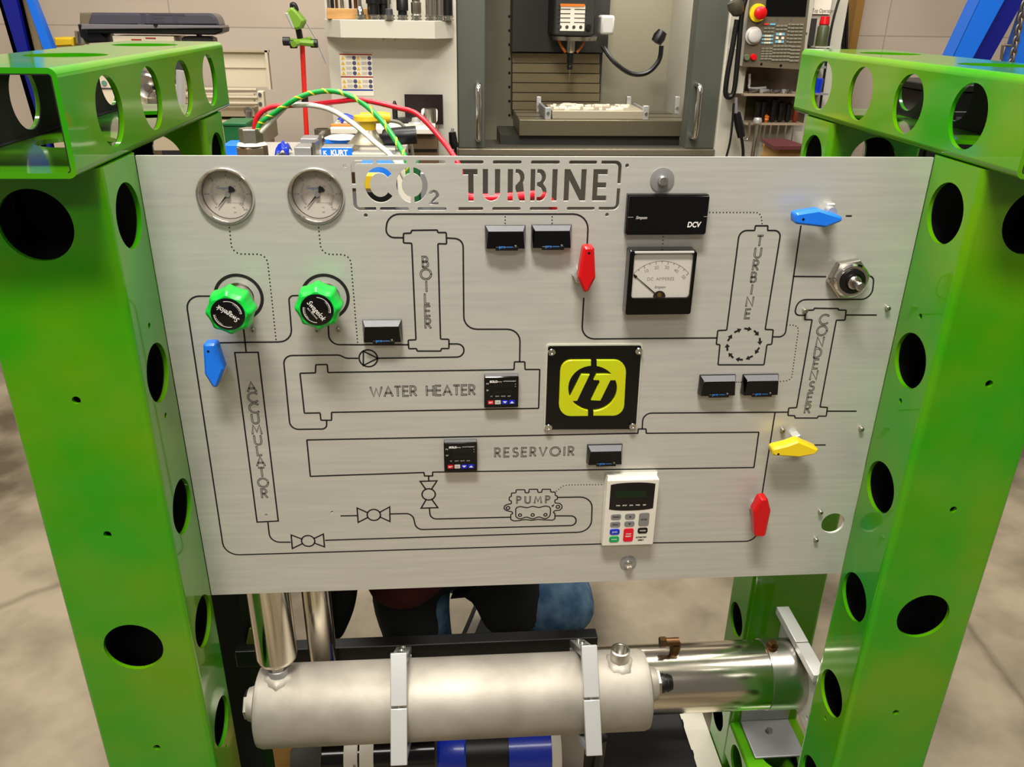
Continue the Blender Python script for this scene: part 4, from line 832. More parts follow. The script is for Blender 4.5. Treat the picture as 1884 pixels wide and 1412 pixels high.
ed = [('pel', 'ch'), ('ch', 'neck'), ('neck', 'jaw'), ('jaw', 'head'), ('head', 'top'), ('head', 'nose'), ('pel', 'hr'), ('hr', 'kr'), ('kr', 'ar'), ('ar', 'tr'), ('pel', 'hl'), ('hl', 'kl'), ('kl', 'al'), ('al', 'tl'),
      ('ch', 'sr'), ('sr', 'er'), ('er', 'wr'), ('wr', 'pr'), ('ch', 'sl'), ('sl', 'el'), ('el', 'wl'), ('wl', 'pl')]
for sd, sg in (('r', 1), ('l', -1)):
    P0 = V(nd['p' + sd][:3])
    for k, (dx, dz, L_) in enumerate(((-.028, .01, .05), (-.015, .035, .062), (0, .038, .07), (.014, .036, .064), (.026, .03, .052))):
        a = P0 + V((dx * sg, -.008, dz)); b_ = a + V((dx * .3 * sg, -L_ * .35, L_ * .5)); c_ = b_ + V((0, -L_ * .45, L_ * .1))
        for nm, p in (('a', a), ('b', b_), ('c', c_)): nd[f'{sd}{k}{nm}'] = (p.x, p.y, p.z, .0095 if nm != 'c' else .0075)
        ed += [('p' + sd, f'{sd}{k}a'), (f'{sd}{k}a', f'{sd}{k}b'), (f'{sd}{k}b', f'{sd}{k}c')]
skin('body', nd, ed, SKIN, PER, 'pel')
def sub_(ks, ad=.018, extra=None): d = {k: (nd[k][0], nd[k][1], nd[k][2], nd[k][3] + ad) for k in ks}; d.update(extra or {}); return d
skin('jeans', sub_(['pel', 'hr', 'kr', 'ar', 'hl', 'kl', 'al'], .032), [('pel', 'hr'), ('hr', 'kr'), ('kr', 'ar'), ('pel', 'hl'), ('hl', 'kl'), ('kl', 'al')], DENIM, PER, 'pel')
skin('shirt', sub_(['ch'], .012, {'b1': (px_ - .09, .46, .62, .12), 'b2': (.25, .375, .53, .085), 'b3': (.25, .37, .485, .06), 'n1': nd['neck'][:3] + (.065,)}), [('n1', 'ch'), ('ch', 'b1'), ('b1', 'b2'), ('b2', 'b3')], mat('dark_red_shirt', (66, 6, 6), .9), PER, 'ch')
jk = sub_(['ch', 'sr', 'er', 'sl', 'el'], .028, {'wr2': nd['wr'][:3] + (.042,), 'wl2': nd['wl'][:3] + (.042,), 'w': (px_ - .02, .62, .58, .16), 'hem': (px_ + .02, .60, .46, .14), 'f1': (.13, .42, .57, .05), 'f2': (.125, .40, .45, .03), 'f3': (.108, .39, .375, .012), 'l1': (.24, .45, .49, .085), 'l2': (.285, .42, .30, .062), 'br': (.355, .52, .565, .075), 'g1': (.47, .48, .50, .095), 'g2': (.52, .46, .32, .075), 'cl': (px_ - .045, .46, .9, .08)})  # jacket lobes drop low over the thighs to give the jeans' dark shade
skin('jacket', jk, [('ch', 'sr'), ('sr', 'er'), ('er', 'wr2'), ('ch', 'sl'), ('sl', 'el'), ('el', 'wl2'), ('ch', 'w'), ('w', 'hem'), ('w', 'f1'), ('f1', 'f2'), ('f2', 'f3'), ('br', 'l1'), ('l1', 'l2'), ('w', 'br'), ('br', 'g1'), ('g1', 'g2'), ('ch', 'cl')], CLOTHB, PER, 'ch')
obj('zip_pull', G().tube(spline([(.145, .325, .40), (.15, .32, .38), (.14, .32, .365)]), .006), STEEL, PER)
skin('hair', {'a': (px_ - .05, .385, 1.11, .088), 'b': (px_ - .05, .40, 1.06, .075), 'c': (px_ - .05, .36, 1.16, .065)}, [('b', 'a'), ('a', 'c')], HAIRM, PER, 'a')
for sx in (-1, 1): obj('eye', G().lathe([(0, .012), (.009, .008), (.012, 0), (0, -.004)], FR((px_ - .05 + sx * .032, .282, 1.085), (1, 0, 0), (0, 0, 1)), 12), WHITE, PER)
obj('mouth', G().box((px_ - .075, .292, 1.012), (px_ - .025, .30, 1.02)), mat('lip', (150, 80, 74), .5), PER)
def shoe(tx, ty, hx_, hy_):
    a = V((tx, ty, 0)); b = V((hx_, hy_, 0)); d = (b - a).normalized(); n = V((-d.y, d.x, 0)); L_ = (b - a).length; F = FR(a, d, n)
    ol = [(0, -.03), (.03, -.045), (L_ * .5, -.038), (L_ - .03, -.036), (L_, -.02), (L_, .02), (L_ - .03, .036), (L_ * .5, .038), (.03, .045), (0, .03)]
    s_ = obj('shoe', G().prism(fil(ol, .02, True), .036, .095, F, .02), BLACK, PER); obj('sole', G().prism(fil(offset_loop(ccw(ol), .004), .02, True), 0, .04, F, .003), PAPER, s_)
shoe(.25, .35, .30, .62)
F = FR((.372, .655, .052), (.3, 1, 0), (0, 0, 1)); ol = fil([(0, -.03), (.03, -.045), (.13, -.038), (.24, -.036), (.27, -.02), (.27, .02), (.24, .036), (.13, .038), (.03, .045), (0, .03)], .02, True)
s_ = obj('shoe', G().prism(ol, .034, .11, F, .02), BLACK, PER); obj('outsole', G().prism(ol, 0, .012, F, .002), BLACK, s_); obj('midsole', G().prism(ol, .012, .034, F, .001), PAPER, s_)

# ================================================================ milling machine
MY = 2.9
zf = 0.0
T = thing('milling_machine', 'large white and grey enclosed milling machine standing behind the frame', 'machine', (.7, 3.2, 0))
X = lambda p, q, Y: at(p, q, Y).x
Zz = lambda p, q, Y: at(p, q, Y).z
xa, xb = X(606, 140, MY), X(841, 140, MY); xc, xd = X(1330, 140, MY), X(1478, 140, MY)
obj('left_panel', G().box((xa, MY, .05), (xb, MY + 1.2, 2.3)), MILLW, T, bev=.006)
obj('right_panel', G().box((xc, MY, .05), (xd, MY + 1.2, 2.3)), MILLW, T, bev=.006)
zs0 = Zz(1000, 274, MY); zs1 = Zz(1000, 286, MY)
obj('sill', G().box((xb, MY - .01, zs1), (xc, MY + .03, zs0)), mat('sill_steel', (132, 124, 104), .35, .6), T, bev=.003)
obj('lower_front', G().box((xb, MY + .02, .05), (xc, MY + .5, zs1)), mat('dark_front', (66, 62, 54), .5), T)
dl0, dl1 = X(842, 140, MY), X(893, 140, MY); dr0, dr1 = X(1275, 140, MY), X(1332, 140, MY)
obj('left_door', G().box((dl0, MY + .02, zs0), (dl1, MY + .09, 2.3)).box((dl1 - .02, MY + .09, zs0), (dl1, MY + .16, 2.3)), MILLG, T, bev=.004)
obj('right_door', G().box((dr0, MY + .02, zs0), (dr1, MY + .09, 2.3)).box((dr0, MY + .09, zs0), (dr0 + .03, MY + .12, 2.3)), MILLG, T, bev=.004)
IY = 3.95
obj('back_wall', G().box((dl1 - .25, IY, .9), (dr0 + .35, IY + .05, 2.3)), MILLI, T)
obj('side_wall', G().box((dl1 - .25, MY + .16, .8), (dl1 - .23, IY, 2.3)), MILLI, T); obj('side_wall', G().box((dr0 + .33, MY + .12, .8), (dr0 + .35, IY, 2.3)), MILLI, T)
obj('roof', G().box((xa, MY + .12, 2.3), (xd, IY + .05, 2.34)), MILLD, T)
obj('tub', G().box((dl1 - .25, MY + .03, .55), (dr0 + .35, IY, .8)), MILLD, T)
for nm, a_, b_, c_ in (('door_handle', 880, 158, 258), ('door_handle', 1289, 158, 254)):
    p0 = at(a_, b_, MY - .05); p1 = at(a_ + (3 if a_ < 1000 else -2), c_, MY - .05); p1.x = p0.x
    obj(nm, G().tube(fil3([(p0.x, MY + .02, p0.z), (p0.x, MY - .045, p0.z), (p1.x, MY - .045, p1.z), (p1.x, MY + .02, p1.z)], .03) if False else spline([(p0.x, MY + .03, p0.z), (p0.x, MY - .01, p0.z), (p0.x, MY - .045, p0.z - .025), (p1.x, MY - .045, p1.z + .025), (p1.x, MY - .01, p1.z), (p1.x, MY + .03, p1.z)], 6), .013, 10), CHROME, T)
# way cover
wy = 3.82
g = G(); ys = [97, 116, 134, 152, 170, 186, 202]
for a_, b_ in zip(ys, ys[1:]): bg(943, a_ + 1.6, 1103, b_, wy, .05, g)
obj('way_cover', g, TAN, T); obj('way_cover_gap', bg(941, 96, 1106, 203, wy + .03, .04), MILLD, T)
obj('column', bg(945, -260, 1128, 96, wy - .1, .2), MILLD, T)
hy = 3.45
sh = obj('spindle_head', bg(1024, -300, 1104, 66, hy, .5), MILLD, T, bev=.01)
st = obj('head_sticker', bg(1031, 9, 1076, 57, hy - .004, .003), PAPER, sh); obj('sticker_band', bg(1031, 7, 1076, 12, hy - .007, .004), ORANGE, sh)
g = G(); Fs = FR(at(1053, 30, hy - .0045))
for k in range(5): g.box((-.075, .05 - .02 * k, 0), (-.01, .054 - .02 * k, .0005), Fs).box((.01, .05 - .02 * k, 0), (.075, .054 - .02 * k, .0005), Fs)
for k in range(4): g.disc(-.06 + .035 * k, -.05, .009, Fs, .0008, 7)
obj('sticker_print', g, ETCHG, st)
obj('junction_box', bg(1106, 28, 1131, 64, hy - .03, .12), mat('light_grey_box', (198, 196, 188), .4), T, bev=.012)
obj('knob', G().lathe([(0, .02), (.014, .02), (.014, 0)], FR(at(1082, 50, hy)), 12), BLACK, T)
c_ = at(1057, 70, hy + .15); obj('spindle_flange', G().lathe([(0, 0), (.115, 0), (.12, .02), (.08, .03), (0, .03)], Matrix.Translation((c_.x, hy + .15, Zz(1057, 74, hy + .15))), 32), STEEL, T)
sz = lambda q: Zz(1050, q, hy + .15); sx_ = at(1050, 85, hy + .15).x; K = Matrix.Translation((sx_, hy + .15, 0))
obj('spindle_nose', G().lathe([(0, sz(98)), (.016, sz(98)), (.022, sz(94)), (.022, sz(72)), (0, sz(72))], K, 20), STEEL, T)
obj('cutter_chuck', G().lathe([(0, sz(128)), (.014, sz(128)), (.016, sz(122)), (.013, sz(120)), (.017, sz(114)), (.017, sz(104)), (.020, sz(98)), (0, sz(98))], K, 20), BLACK, T)
obj('cutter', G().cyl((sx_, hy + .15, sz(150)), (sx_, hy + .15, sz(128)), .002), STEEL, T)
for s_ in (-1, 1): obj('coolant_nozzle', G().tube([(sx_ + s_ * .07, hy + .13, sz(72)), (sx_ + s_ * .055, hy + .12, sz(84)), (sx_ + s_ * .03, hy + .12, sz(96))], .007, 8), mat('orange_nozzle', (190, 100, 40), .4), T)
obj('lamp_arm', G().tube(spline([at(1108, 84, 3.5), at(1130, 114, 3.45), at(1160, 135, 3.45), at(1190, 134, 3.45), at(1212, 112, 3.45), at(1217, 84, 3.45)]), .012, 8), BLACK, T)
lp = at(1213, 68, 3.45); obj('lamp_head', G().lathe([(0, .035), (.025, .03), (.033, 0), (.028, -.03), (0, -.035)], Matrix.Translation(lp) @ Matrix.Rotation(.5, 4, 'Y'), 16), BLACK, T)
ty = 3.2
zt1 = Zz(1100, 221, ty); zt0 = Zz(1100, 251, ty)
tb = obj('work_table', G().box((X(955, 235, ty), ty, zt0), (X(1262, 235, ty), ty + .42, zt1)), mat('table_iron', (112, 104, 82), .35, .5), T, bev=.004)
obj('t_slot', G().box((X(955, 235, ty), ty + .12, zt1 - .004), (X(1262, 235, ty), ty + .135, zt1 + .0015)).box((X(955, 235, ty), ty + .28, zt1 - .004), (X(1262, 235, ty), ty + .295, zt1 + .0015)), MILLD, tb)
obj('saddle', G().box((X(940, 235, ty) - .05, ty + .03, .8), (X(1262, 235, ty) - .02, ty + .38, zt0)), MILLD, T)
g = G()
for k in range(9): g.add([v for v in []], []); p = at(937, 30 + 26 * k, IY - .005); g.disc(p.x, p.z, .007, FR((0, IY - .006, 0)), 0, 8)
obj('rivet', g, BLACK, T)
# tool tray on the left panel
tz1, tz0 = Zz(715, 37, MY - .12), Zz(715, 70, MY - .12)
ax0, ax1 = X(599, 50, MY), X(833, 50, MY); bx0, bx1 = X(626, 50, MY - .13), X(800, 50, MY - .13)
TRAY = thing('tool_tray', 'white sheet metal tool tray fixed on the white machine panel', 'shelf', ((ax0 + ax1) / 2, MY - .07, tz0))
ol = [(ax0, MY - .001), (ax0, MY - .035), (bx0, MY - .13), (bx1, MY - .13), (ax1, MY - .035), (ax1, MY - .001)]
obj('shelf_box', G().prism(ol, tz0, tz1, Matrix.Identity(4), .002), MILLW, TRAY, smooth=False)
obj('under_bracket', G().box((X(697, 73, MY) - .0, MY - .08, tz0 - .012), (X(706, 73, MY), MY - .001, tz0)).box((X(714, 73, MY), MY - .08, tz0 - .012), (X(728, 73, MY), MY - .001, tz0)), MILLW, TRAY)
tag(obj('collet_block', G().box((X(602, 24, MY - .06), MY - .085, tz1), (X(680, 24, MY - .06), MY - .03, tz1 + .042)), WOOD, bev=.002), 'wooden block with tools standing at the left of the tray', 'block')
GRPT = 'tool holders on the tray'
def holder(pxx, dy, body, label, kind):
    y_ = MY - .07 + dy; x_ = X(pxx, 30, y_); T = thing('tool_holder', label, 'tool', (x_, y_, tz1), GRPT); K = Matrix.Translation((x_, y_, tz1))
    obj('flange', G().lathe([(0, 0), (.024, 0), (.024, .006), (.020, .008), (.020, .012), (.024, .014), (.024, .02), (0, .02)], K, 24), CHROME, T)
    pr = {'cone': [(.016, .02), (.012, .045), (.008, .05), (.008, .085), (0, .085)], 'chuck': [(.019, .02), (.019, .035), (.025, .038), (.025, .085), (.02, .095), (0, .095)], 'big': [(.026, .02), (.026, .06), (.031, .063), (.031, .12), (0, .12)],
          'low': [(.017, .02), (.015, .042), (.01, .045), (0, .045)], 'collet': [(.018, .02), (.022, .03), (.022, .07), (.017, .072), (.02, .1), (0, .1)], 'tall': [(.021, .02), (.021, .09), (.017, .094), (.017, .13), (0, .13)]}[kind]
    obj('tool_body', G().lathe([(0, .019)] + pr, K, 24), body, T)
    obj('cutter', G().cyl((x_, y_, tz1 + pr[-1][1]), (x_, y_, tz1 + pr[-1][1] + .04), .006, n=12), STEEL, T)
holder(663, -.035, CHROME, 'slim shiny cone tool holder in front of the wooden block', 'cone'); holder(688, -.015, BLACK, 'big black tool holder right of the wooden block', 'big'); holder(707, .02, BLACK, 'big black tool holder standing further back beside the low one', 'big')
holder(716, -.045, DGREY, 'lowest dark stub tool holder in the middle of the tray', 'low'); holder(741, -.035, BLACK, 'black chuck tool holder standing alone in the middle of the tray', 'chuck'); holder(766, -.035, STEEL, 'silver collet tool holder right of the lone black chuck', 'collet')
holder(792, -.03, STEEL, 'tall silver tool holder near the right end of the tray', 'tall'); holder(809, 0, STEEL, 'silver tool holder behind the tall one', 'tall'); holder(824, .01, BLACK, 'black tool holder at the right end of the tray', 'tall')
DR = 'drill shanks in the wooden block'
for k, pq in enumerate((605, 612, 620, 630, 645, 655)):
    y_ = MY - .05; x_ = X(pq, 20, y_); tag(obj('drill_bit', G().cyl((x_, y_, tz1 + .03), (x_, y_, tz1 + .1 + .012 * (k % 3)), .006 + .002 * (k % 2), n=10), (STEEL, BLACK, mat('bronze_drill', (110, 70, 40), .35, .8))[k % 3]), 'dark drill shank standing in the wooden block on the tray', 'drill bit', DR)
# stickers and plaque on the left panel
T = thing('warning_sticker', 'white warning sticker with red bars and yellow triangles on the machine panel', 'sticker', at(657, 176, MY - .001)); Fs = FR((0, MY - .0015, 0))
def R4(a, b, c, d, Y=MY - .0015): p = at((a + c) / 2, (b + d) / 2, Y); x0_, x1_ = at(a, (b + d) / 2, Y).x, at(c, (b + d) / 2, Y).x; z0_, z1_ = at((a + c) / 2, d, Y).z, at((a + c) / 2, b, Y).z; return x0_, z0_, x1_, z1_
def rect(g, a, F, h): return g.poly([(a[0], a[1]), (a[2], a[1]), (a[2], a[3]), (a[0], a[3])], F, h)
a = R4(627, 98, 686, 176); obj('sheet', G().box((a[0], a[1], 0), (a[2], a[3], .001), Fs), PAPER, T)
dx = (a[2] - a[0]) / 59; dz = (a[3] - a[1]) / 78; U = lambda x_, y_: (a[0] + x_ * dx, a[3] - y_ * dz)
g = G()
for y_ in (1, 42): rect(g, (*U(0, y_ + 2.5), *U(59, y_)), Fs, .0014)
obj('red_bar', g, mat('bar_red', (150, 40, 30), .5), T, smooth=False)
obj('blue_bar', rect(G(), (*U(1, 69), *U(58, 66)), Fs, .0014), mat('bar_blue', (30, 50, 150), .5), T, smooth=False)
gy = G(); gb = G(); gt = G()
for y_ in (5, 14.5, 24, 33, 48, 57):
    for x_ in (2, 30):
        gy.poly([U(x_, y_ + 7), U(x_ + 7, y_ + 7), U(x_ + 3.5, y_)], Fs, .0014); c = U(x_ + 24, y_ + 3.5); gb.disc(*c, .009, Fs, .0014, 10)
        for k in range(3): rect(gt, (*U(x_ + 9, y_ + 2 + 2 * k), *U(x_ + 19, y_ + 1.2 + 2 * k)), Fs, .0014)
obj('hazard_triangle', gy, YELLOW, T, smooth=False); obj('round_symbol', gb, mat('symbol_navy', (70, 74, 110), .5), T, smooth=False); obj('fine_print', gt, GREYTXT, T, smooth=False)

# bench in front of the machine with its clutter
BY = 2.55
bz1 = Zz(700, 247, BY); bz2 = Zz(700, 237, BY)
T = thing('work_bench', 'white edged workbench with a brown front, standing before the white machine panel', 'bench', (.2, BY + .15, 0))
obj('bench_top', G().box((X(606, 242, BY), BY, bz1), (X(800, 242, BY), MY - .02, bz2)), mat('bench_white', (214, 208, 192), .5), T, bev=.003)
obj('bench_front', G().box((X(612, 265, BY), BY + .03, 0), (X(805, 265, BY), MY - .04, bz1)), BROWN, T)
obj('bench_trim', G().box((X(700, 275, BY), BY + .02, Zz(760, 279, BY)), (X(804, 275, BY), BY + .03, Zz(760, 276, BY))), BLACK, T)
tz = bz2
def on(nm, m, px0, px1, py0, Y, dep, label, cat, bev=.003):
    x0_, x1_ = X(px0, py0 + 4, Y), X(px1, py0 + 4, Y); return tag(obj(nm, G().box((x0_, Y, tz), (x1_, Y + dep, Zz((px0 + px1) / 2, py0, Y))), m, bev=bev), label, cat)
on('orange_bar', ORANGE, 608, 656, 229, BY + .06, .03, 'orange plastic bar lying on the bench edge', 'tool')
T = thing('blue_clamp', 'small bright blue clamp behind the orange bar', 'clamp', at(638, 230, BY + .14))
g = G().tube(spline([(X(626, 228, BY + .14), BY + .14, tz + .012), (X(634, 225, BY + .14), BY + .15, tz + .03), (X(650, 226, BY + .14), BY + .14, tz + .02)]), .014, 10); obj('jaw', g, BLUED, T); obj('screw', G().cyl((X(621, 228, BY + .14), BY + .14, tz + .012), (X(628, 228, BY + .14), BY + .14, tz + .014), .006), STEEL, T)
T = thing('plaque', 'black square plaque with a white IT emblem leaning on the machine panel', 'sign', at(780, 225, MY - .02)); py = MY - .03
obj('board', bg(745, 174, 815, 229, py, .008), mat('dark_brown_board', (24, 8, 8), .35), T)
pl0 = at(775, 226, py - .001); ps = (X(806, 211, py) - X(775, 211, py)) / 970; Fp = FR((pl0.x, py - .0008, pl0.z)); g = G()
for L_ in (LL, LR): g.poly([((q[0] - 218) * ps, (1090 - q[1]) * ps) for q in L_], Fp, 0)
obj('emblem', g, WHITE, T, smooth=False)
xj = X(792, 218, BY + .2); tag(obj('steel_cup', G().lathe([(0, 0), (.026, 0), (.026, .06), (.022, .06), (.022, .006), (0, .006)], Matrix.Translation((xj, BY + .2, tz)), 24), STEEL), 'small shiny steel cup standing in front of the plaque emblem', 'cup')
xj = X(766, 226, BY + .12); tag(obj('steel_puck', G().lathe([(0, 0), (.035, 0), (.035, .01), (.02, .014), (.018, .03), (0, .034)], Matrix.Translation((xj, BY + .12, tz)), 24), ALUB), 'low silver round part left of the steel cup', 'part')
xj = X(744, 222, BY + .2); tag(obj('black_dish', G().lathe([(0, .01), (.03, .01), (.04, .028), (.034, .03), (0, .022)], Matrix.Translation((xj, BY + .2, tz - .01)), 24), BLACK), 'flat black dish left of the plaque on the bench', 'dish')
xj = X(727, 215, BY + .22); tag(obj('marker_pen', G().lathe([(0, 0), (.012, 0), (.012, .07), (.004, .09), (0, .09)], Matrix.Translation((xj, BY + .22, tz)), 14), BLACK), 'black marker pen standing upright on the bench', 'pen')
# disc sander hanging in front
T = thing('disc_sander', 'yellow topped pneumatic disc sander standing on the bench vise table', 'sander', at(690, 266, 2.3)); sy = 2.3; cxs = at(676, 250, sy)
K = Matrix.Translation((cxs.x, sy, 0)); q = lambda p_: Zz(676, p_, sy)
obj('shroud', G().lathe([(0, q(268)), (.078, q(268)), (.080, q(262)), (.062, q(256)), (.038, q(243)), (.034, q(238)), (0, q(238))], K, 32), mat('sander_grey', (150, 142, 120), .35, .6), T)
obj('yellow_head', G().lathe([(0, q(239)), (.034, q(239)), (.036, q(228)), (.042, q(224)), (.05, q(221)), (.048, q(213)), (0, q(211))], K, 28).tube([(cxs.x - .02, sy, q(218)), (cxs.x + .06, sy, q(216)), (cxs.x + .085, sy + .01, q(218))], .022, 12), YELLOW, T)
obj('exhaust_handle', G().tube(spline([at(698, 256, sy), at(715, 253, sy - .02), at(740, 250, sy - .03), at(766, 248, sy - .03)]), .03, 14, lambda t_: .016 if t_ < .25 else .034), BLACK, T)
obj('air_hose', G().tube(spline([at(700, 222, sy + .05), at(735, 226, sy + .08), at(752, 250, sy + .08), at(760, 288, sy + .08), at(763, 310, sy + .08)]), .007, 8), mat('hose_grey', (130, 128, 112), .5), T)
# vises on a lower steel table, nearer
VY = 2.1
vz0 = Zz(620, 292, VY)
T = thing('vise_table', 'low steel table carrying the machine vises, just above the panel edge', 'table', (.0, VY + .1, 0))
obj('table_top', G().box((X(420, 295, VY), VY - .05, vz0 - .04), (X(742, 295, VY), VY + .4, vz0)), mat('vise_table_grey', (170, 166, 156), .5), T)
for x_ in (X(430, 295, VY), X(725, 295, VY)):
    for y_ in (VY, VY + .33): obj('leg', G().box((x_, y_, 0), (x_ + .04, y_ + .04, vz0 - .04)), DGREY, T)
def vise(Yv, lab, big):
    T = thing('machine_vise', lab, 'vise', at(620, 290, Yv)); s = 1
    if big:
        obj('blue_jaw', G().box((X(591, 280, Yv), Yv, vz0), (X(648, 280, Yv), Yv + .01, Zz(620, 273, Yv))), BLUEV, T)
        obj('jaw_body', G().box((X(591, 280, Yv), Yv + .01, vz0), (X(648, 280, Yv), Yv + .09, Zz(620, 272, Yv))), ALUM, T, bev=.003)
        Ft = FR((X(624, 281, Yv), Yv - .0005, Zz(622, 281.5, Yv))); obj('vise_lettering', G().text('KURT', .027, Ft, .0, 0, 0, .062, bold=.0012).text('K', .02, Ft, -.052, 0, 0, bold=.001), WHITE, T, smooth=False)
        obj('slide_block', G().box((X(648, 272, Yv + .1), Yv + .02, vz0), (X(664, 272, Yv + .1), Yv + .09, Zz(655, 277, Yv))), STEEL, T)
    else:
        obj('jaw_body', G().box((X(598, 270, Yv), Yv + .01, vz0), (X(649, 270, Yv), Yv + .09, Zz(620, 264, Yv))), ALUM, T, bev=.003)
        obj('blue_jaw', G().box((X(598, 262, Yv), Yv, Zz(620, 264, Yv)), (X(649, 262, Yv), Yv + .08, Zz(620, 257, Yv))), BLUEV, T)
        obj('grey_cap', G().lathe([(0, .012), (.05, .008), (.07, 0), (0, 0)], Matrix.Translation((X(626, 250, Yv), Yv + .05, Zz(620, 257, Yv))), 24), PAPER, T)
vise(VY, 'machine vise with a blue lettered front jaw, nearest the panel edge', True); vise(VY + .2, 'machine vise behind the blue lettered one, covered by a white cap', False)
for k, (a0, a1, b0, Yv, lb) in enumerate(((541, 572, 265, VY, 'grey steel vise block left of the blue lettered vise'), (554, 586, 249, VY + .2, 'grey steel vise block standing behind the nearer grey block'))):
    T = thing('vise_block', lb, 'vise', at((a0 + a1) / 2, 290, Yv)); obj('block', G().box((X(a0, 276, Yv), Yv, vz0), (X(a1, 276, Yv), Yv + .1, Zz(a0, b0 + 6, Yv))), ALUM, T, bev=.003); obj('jaw_plate', G().box((X(a1, 276, Yv) + .004, Yv + .005, vz0), (X(a1, 276, Yv) + .016, Yv + .1, Zz(a0, b0 - 2, Yv))), STEEL, T)
xj = X(594, 250, VY + .36); tag(obj('steel_sleeve', G().lathe([(.03, 0), (.033, 0), (.033, Zz(594, 237, VY + .36) - vz0), (.026, Zz(594, 237, VY + .36) - vz0), (.026, 0)], Matrix.Translation((xj, VY + .36, vz0)), 24), mat('dark_steel', (110, 100, 84), .4, .7)), 'dark steel sleeve standing behind the vises', 'sleeve')
for k, (a0, a1, b0, Yv, lb) in enumerate(((650, 727, 272, VY + .1, 'white edged flat bar lying across the table right of the vises, the rear one'), (648, 720, 281, VY, 'white edged flat bar right of the vises, nearest the panel'))):
    T = thing('flat_bar', lb, 'bar', at((a0 + a1) / 2, 290, Yv)); z1_ = Zz(690, b0, Yv); obj('bar', G().box((X(a0, b0, Yv), Yv, vz0), (X(a1, b0, Yv), Yv + .07, z1_)), ALUM, T, bev=.002); obj('white_edge', G().box((X(a0, b0, Yv), Yv - .002, z1_ - .008), (X(a1, b0, Yv), Yv, z1_)), PAPER, T)
T = thing('crumpled_rag', 'crumpled royal blue rag left of the grey vise blocks', 'rag', at(518, 285, VY + .05)); ry = VY + .05
random.seed(3); g = G(); n_ = 7; vs = []; fs = []
for j in range(n_):
    for i in range(n_): vs.append((X(505 + 26 * i / (n_ - 1), 280, ry), ry + .08 * j / (n_ - 1), vz0 + .003 + max(0, random.random() * .035 * sin(pi * (i + .3) / n_) + .02 * sin(pi * j / (n_ - 1)))))
for j in range(n_ - 1):
    for i in range(n_ - 1): k = j * n_ + i; fs.append((k, k + 1, k + n_ + 1, k + n_))
o = obj('cloth', g.add(vs, fs), BLUED, T, ang=30); sm = o.modifiers.new('thick', 'SOLIDIFY'); sm.thickness = .003
tag(obj('parts_bin', G().box((X(412, 247, VY + .25), VY + .25, vz0), (X(455, 247, VY + .25), VY + .4, Zz(436, 232, VY + .25))).box((X(411, 247, VY + .25), VY + .245, Zz(436, 232, VY + .25)), (X(456, 247, VY + .25), VY + .405, Zz(436, 226, VY + .25))), DGREEN, bev=.003), 'dark green plastic bin beside the left rear post', 'bin')
tag(obj('blue_box', G().box((X(410, 275, VY), VY, vz0), (X(449, 275, VY), VY + .12, Zz(436, 267, VY))), BLUEV, bev=.003), 'flat bright blue box in front of the green bin', 'box')
# pole light
PY = 2.75
T = thing('pole_light', 'red pole stand with a green lamp head and green cross base, left of the machine', 'lamp', (X(567, 280, PY), PY, vz0 - .3)); pt = at(556, 82, PY); pb = at(566, 285, PY); pb2 = pt + (pb - pt) * ((pt.z) / (pt.z - pb.z))
obj('pole', G().cyl(pt, pb2, .0105, n=16), REDP, T); mid = pt + (pb - pt) * .46; obj('pole_clip', G().cyl(mid, mid + (pb - pt).normalized() * .03, .015, n=16), BLACK, T)
obj('cross_base', G().tube([at(527, 76, PY - .04), at(578, 80, PY - .06)], .013, 8).tube([at(540, 81, PY - .1), at(570, 73, PY + .06)], .013, 8), mat('lamp_green', (106, 146, 34), .45), T)
for q in ((527, 76), (578, 80), (540, 81)): p = at(*q, PY - .05); obj('rubber_tip', G().cyl(p - V((.014, 0, 0)), p + V((.014, 0, 0)), .017, n=12), BLACK, T)
obj('neck', G().tube([at(549, 54, PY), at(553, 74, PY)], .013, 8), BLACK, T)
hd = [(529, 22), (539, 12), (549, 22), (562, 38), (556, 52), (546, 55), (538, 48)]; Fh = FR((0, PY - .03, 0)); obj('lamp_head', G().prism(fil([(at(*q, PY - .03).x, at(*q, PY - .03).z) for q in hd], .01, True), -.04, .04, Fh, .008), mat('lamp_green', (106, 146, 34), .45), T)
hl = [(527, 24), (533, 23), (545, 52), (541, 53)]; obj('lamp_lens', G().prism([(at(*q, PY - .03).x, at(*q, PY - .03).z) for q in hl], -.035, .043, Fh, .003), mat('lamp_lens_grey', (160, 160, 150), .3), T)
obj('carry_handle', G().tube(spline([at(537, 14, PY - .03), at(537, 8, PY - .03), at(543, 9, PY - .03), at(547, 20, PY - .03)], 5), .008, 8), BLACK, T)
obj('wire_stay', G().tube([at(563, 40, PY), at(580, 70, PY), at(600, 117, PY)], .003, 6), ALUM, T)

# parts cart whose load shows through the cut out title
QY = 1.7; qz = Zz(720, 380, QY)
T = thing('parts_cart', 'low grey cart behind the panel, its load glimpsed through the cut out letters', 'cart', (X(720, 380, QY), QY + .1, 0))
obj('cart_top', G().box((X(635, 380, QY), QY - .05, qz - .03), (X(820, 380, QY), QY + .25, qz)), DGREY, T, bev=.004)
for x_ in (X(640, 380, QY), X(805, 380, QY)):
    for y_ in (QY - .03, QY + .2): obj('leg', G().box((x_, y_, 0), (x_ + .03, y_ + .03, qz - .03)), DGREY, T)
def load(nm, m, a_, b_, c_, d_, Yv, dep, lab, cat): return tag(obj(nm, G().box((X(a_, 340, Yv), Yv, qz), (X(b_, 340, Yv), Yv + dep, Zz((a_ + b_) / 2, c_, Yv))), m, bev=.004), lab, cat)
load('black_pouch', BLACK, 668, 726, 352, 380, QY - .03, .05, 'black pouch seen through the bottom of the letter C', 'pouch')
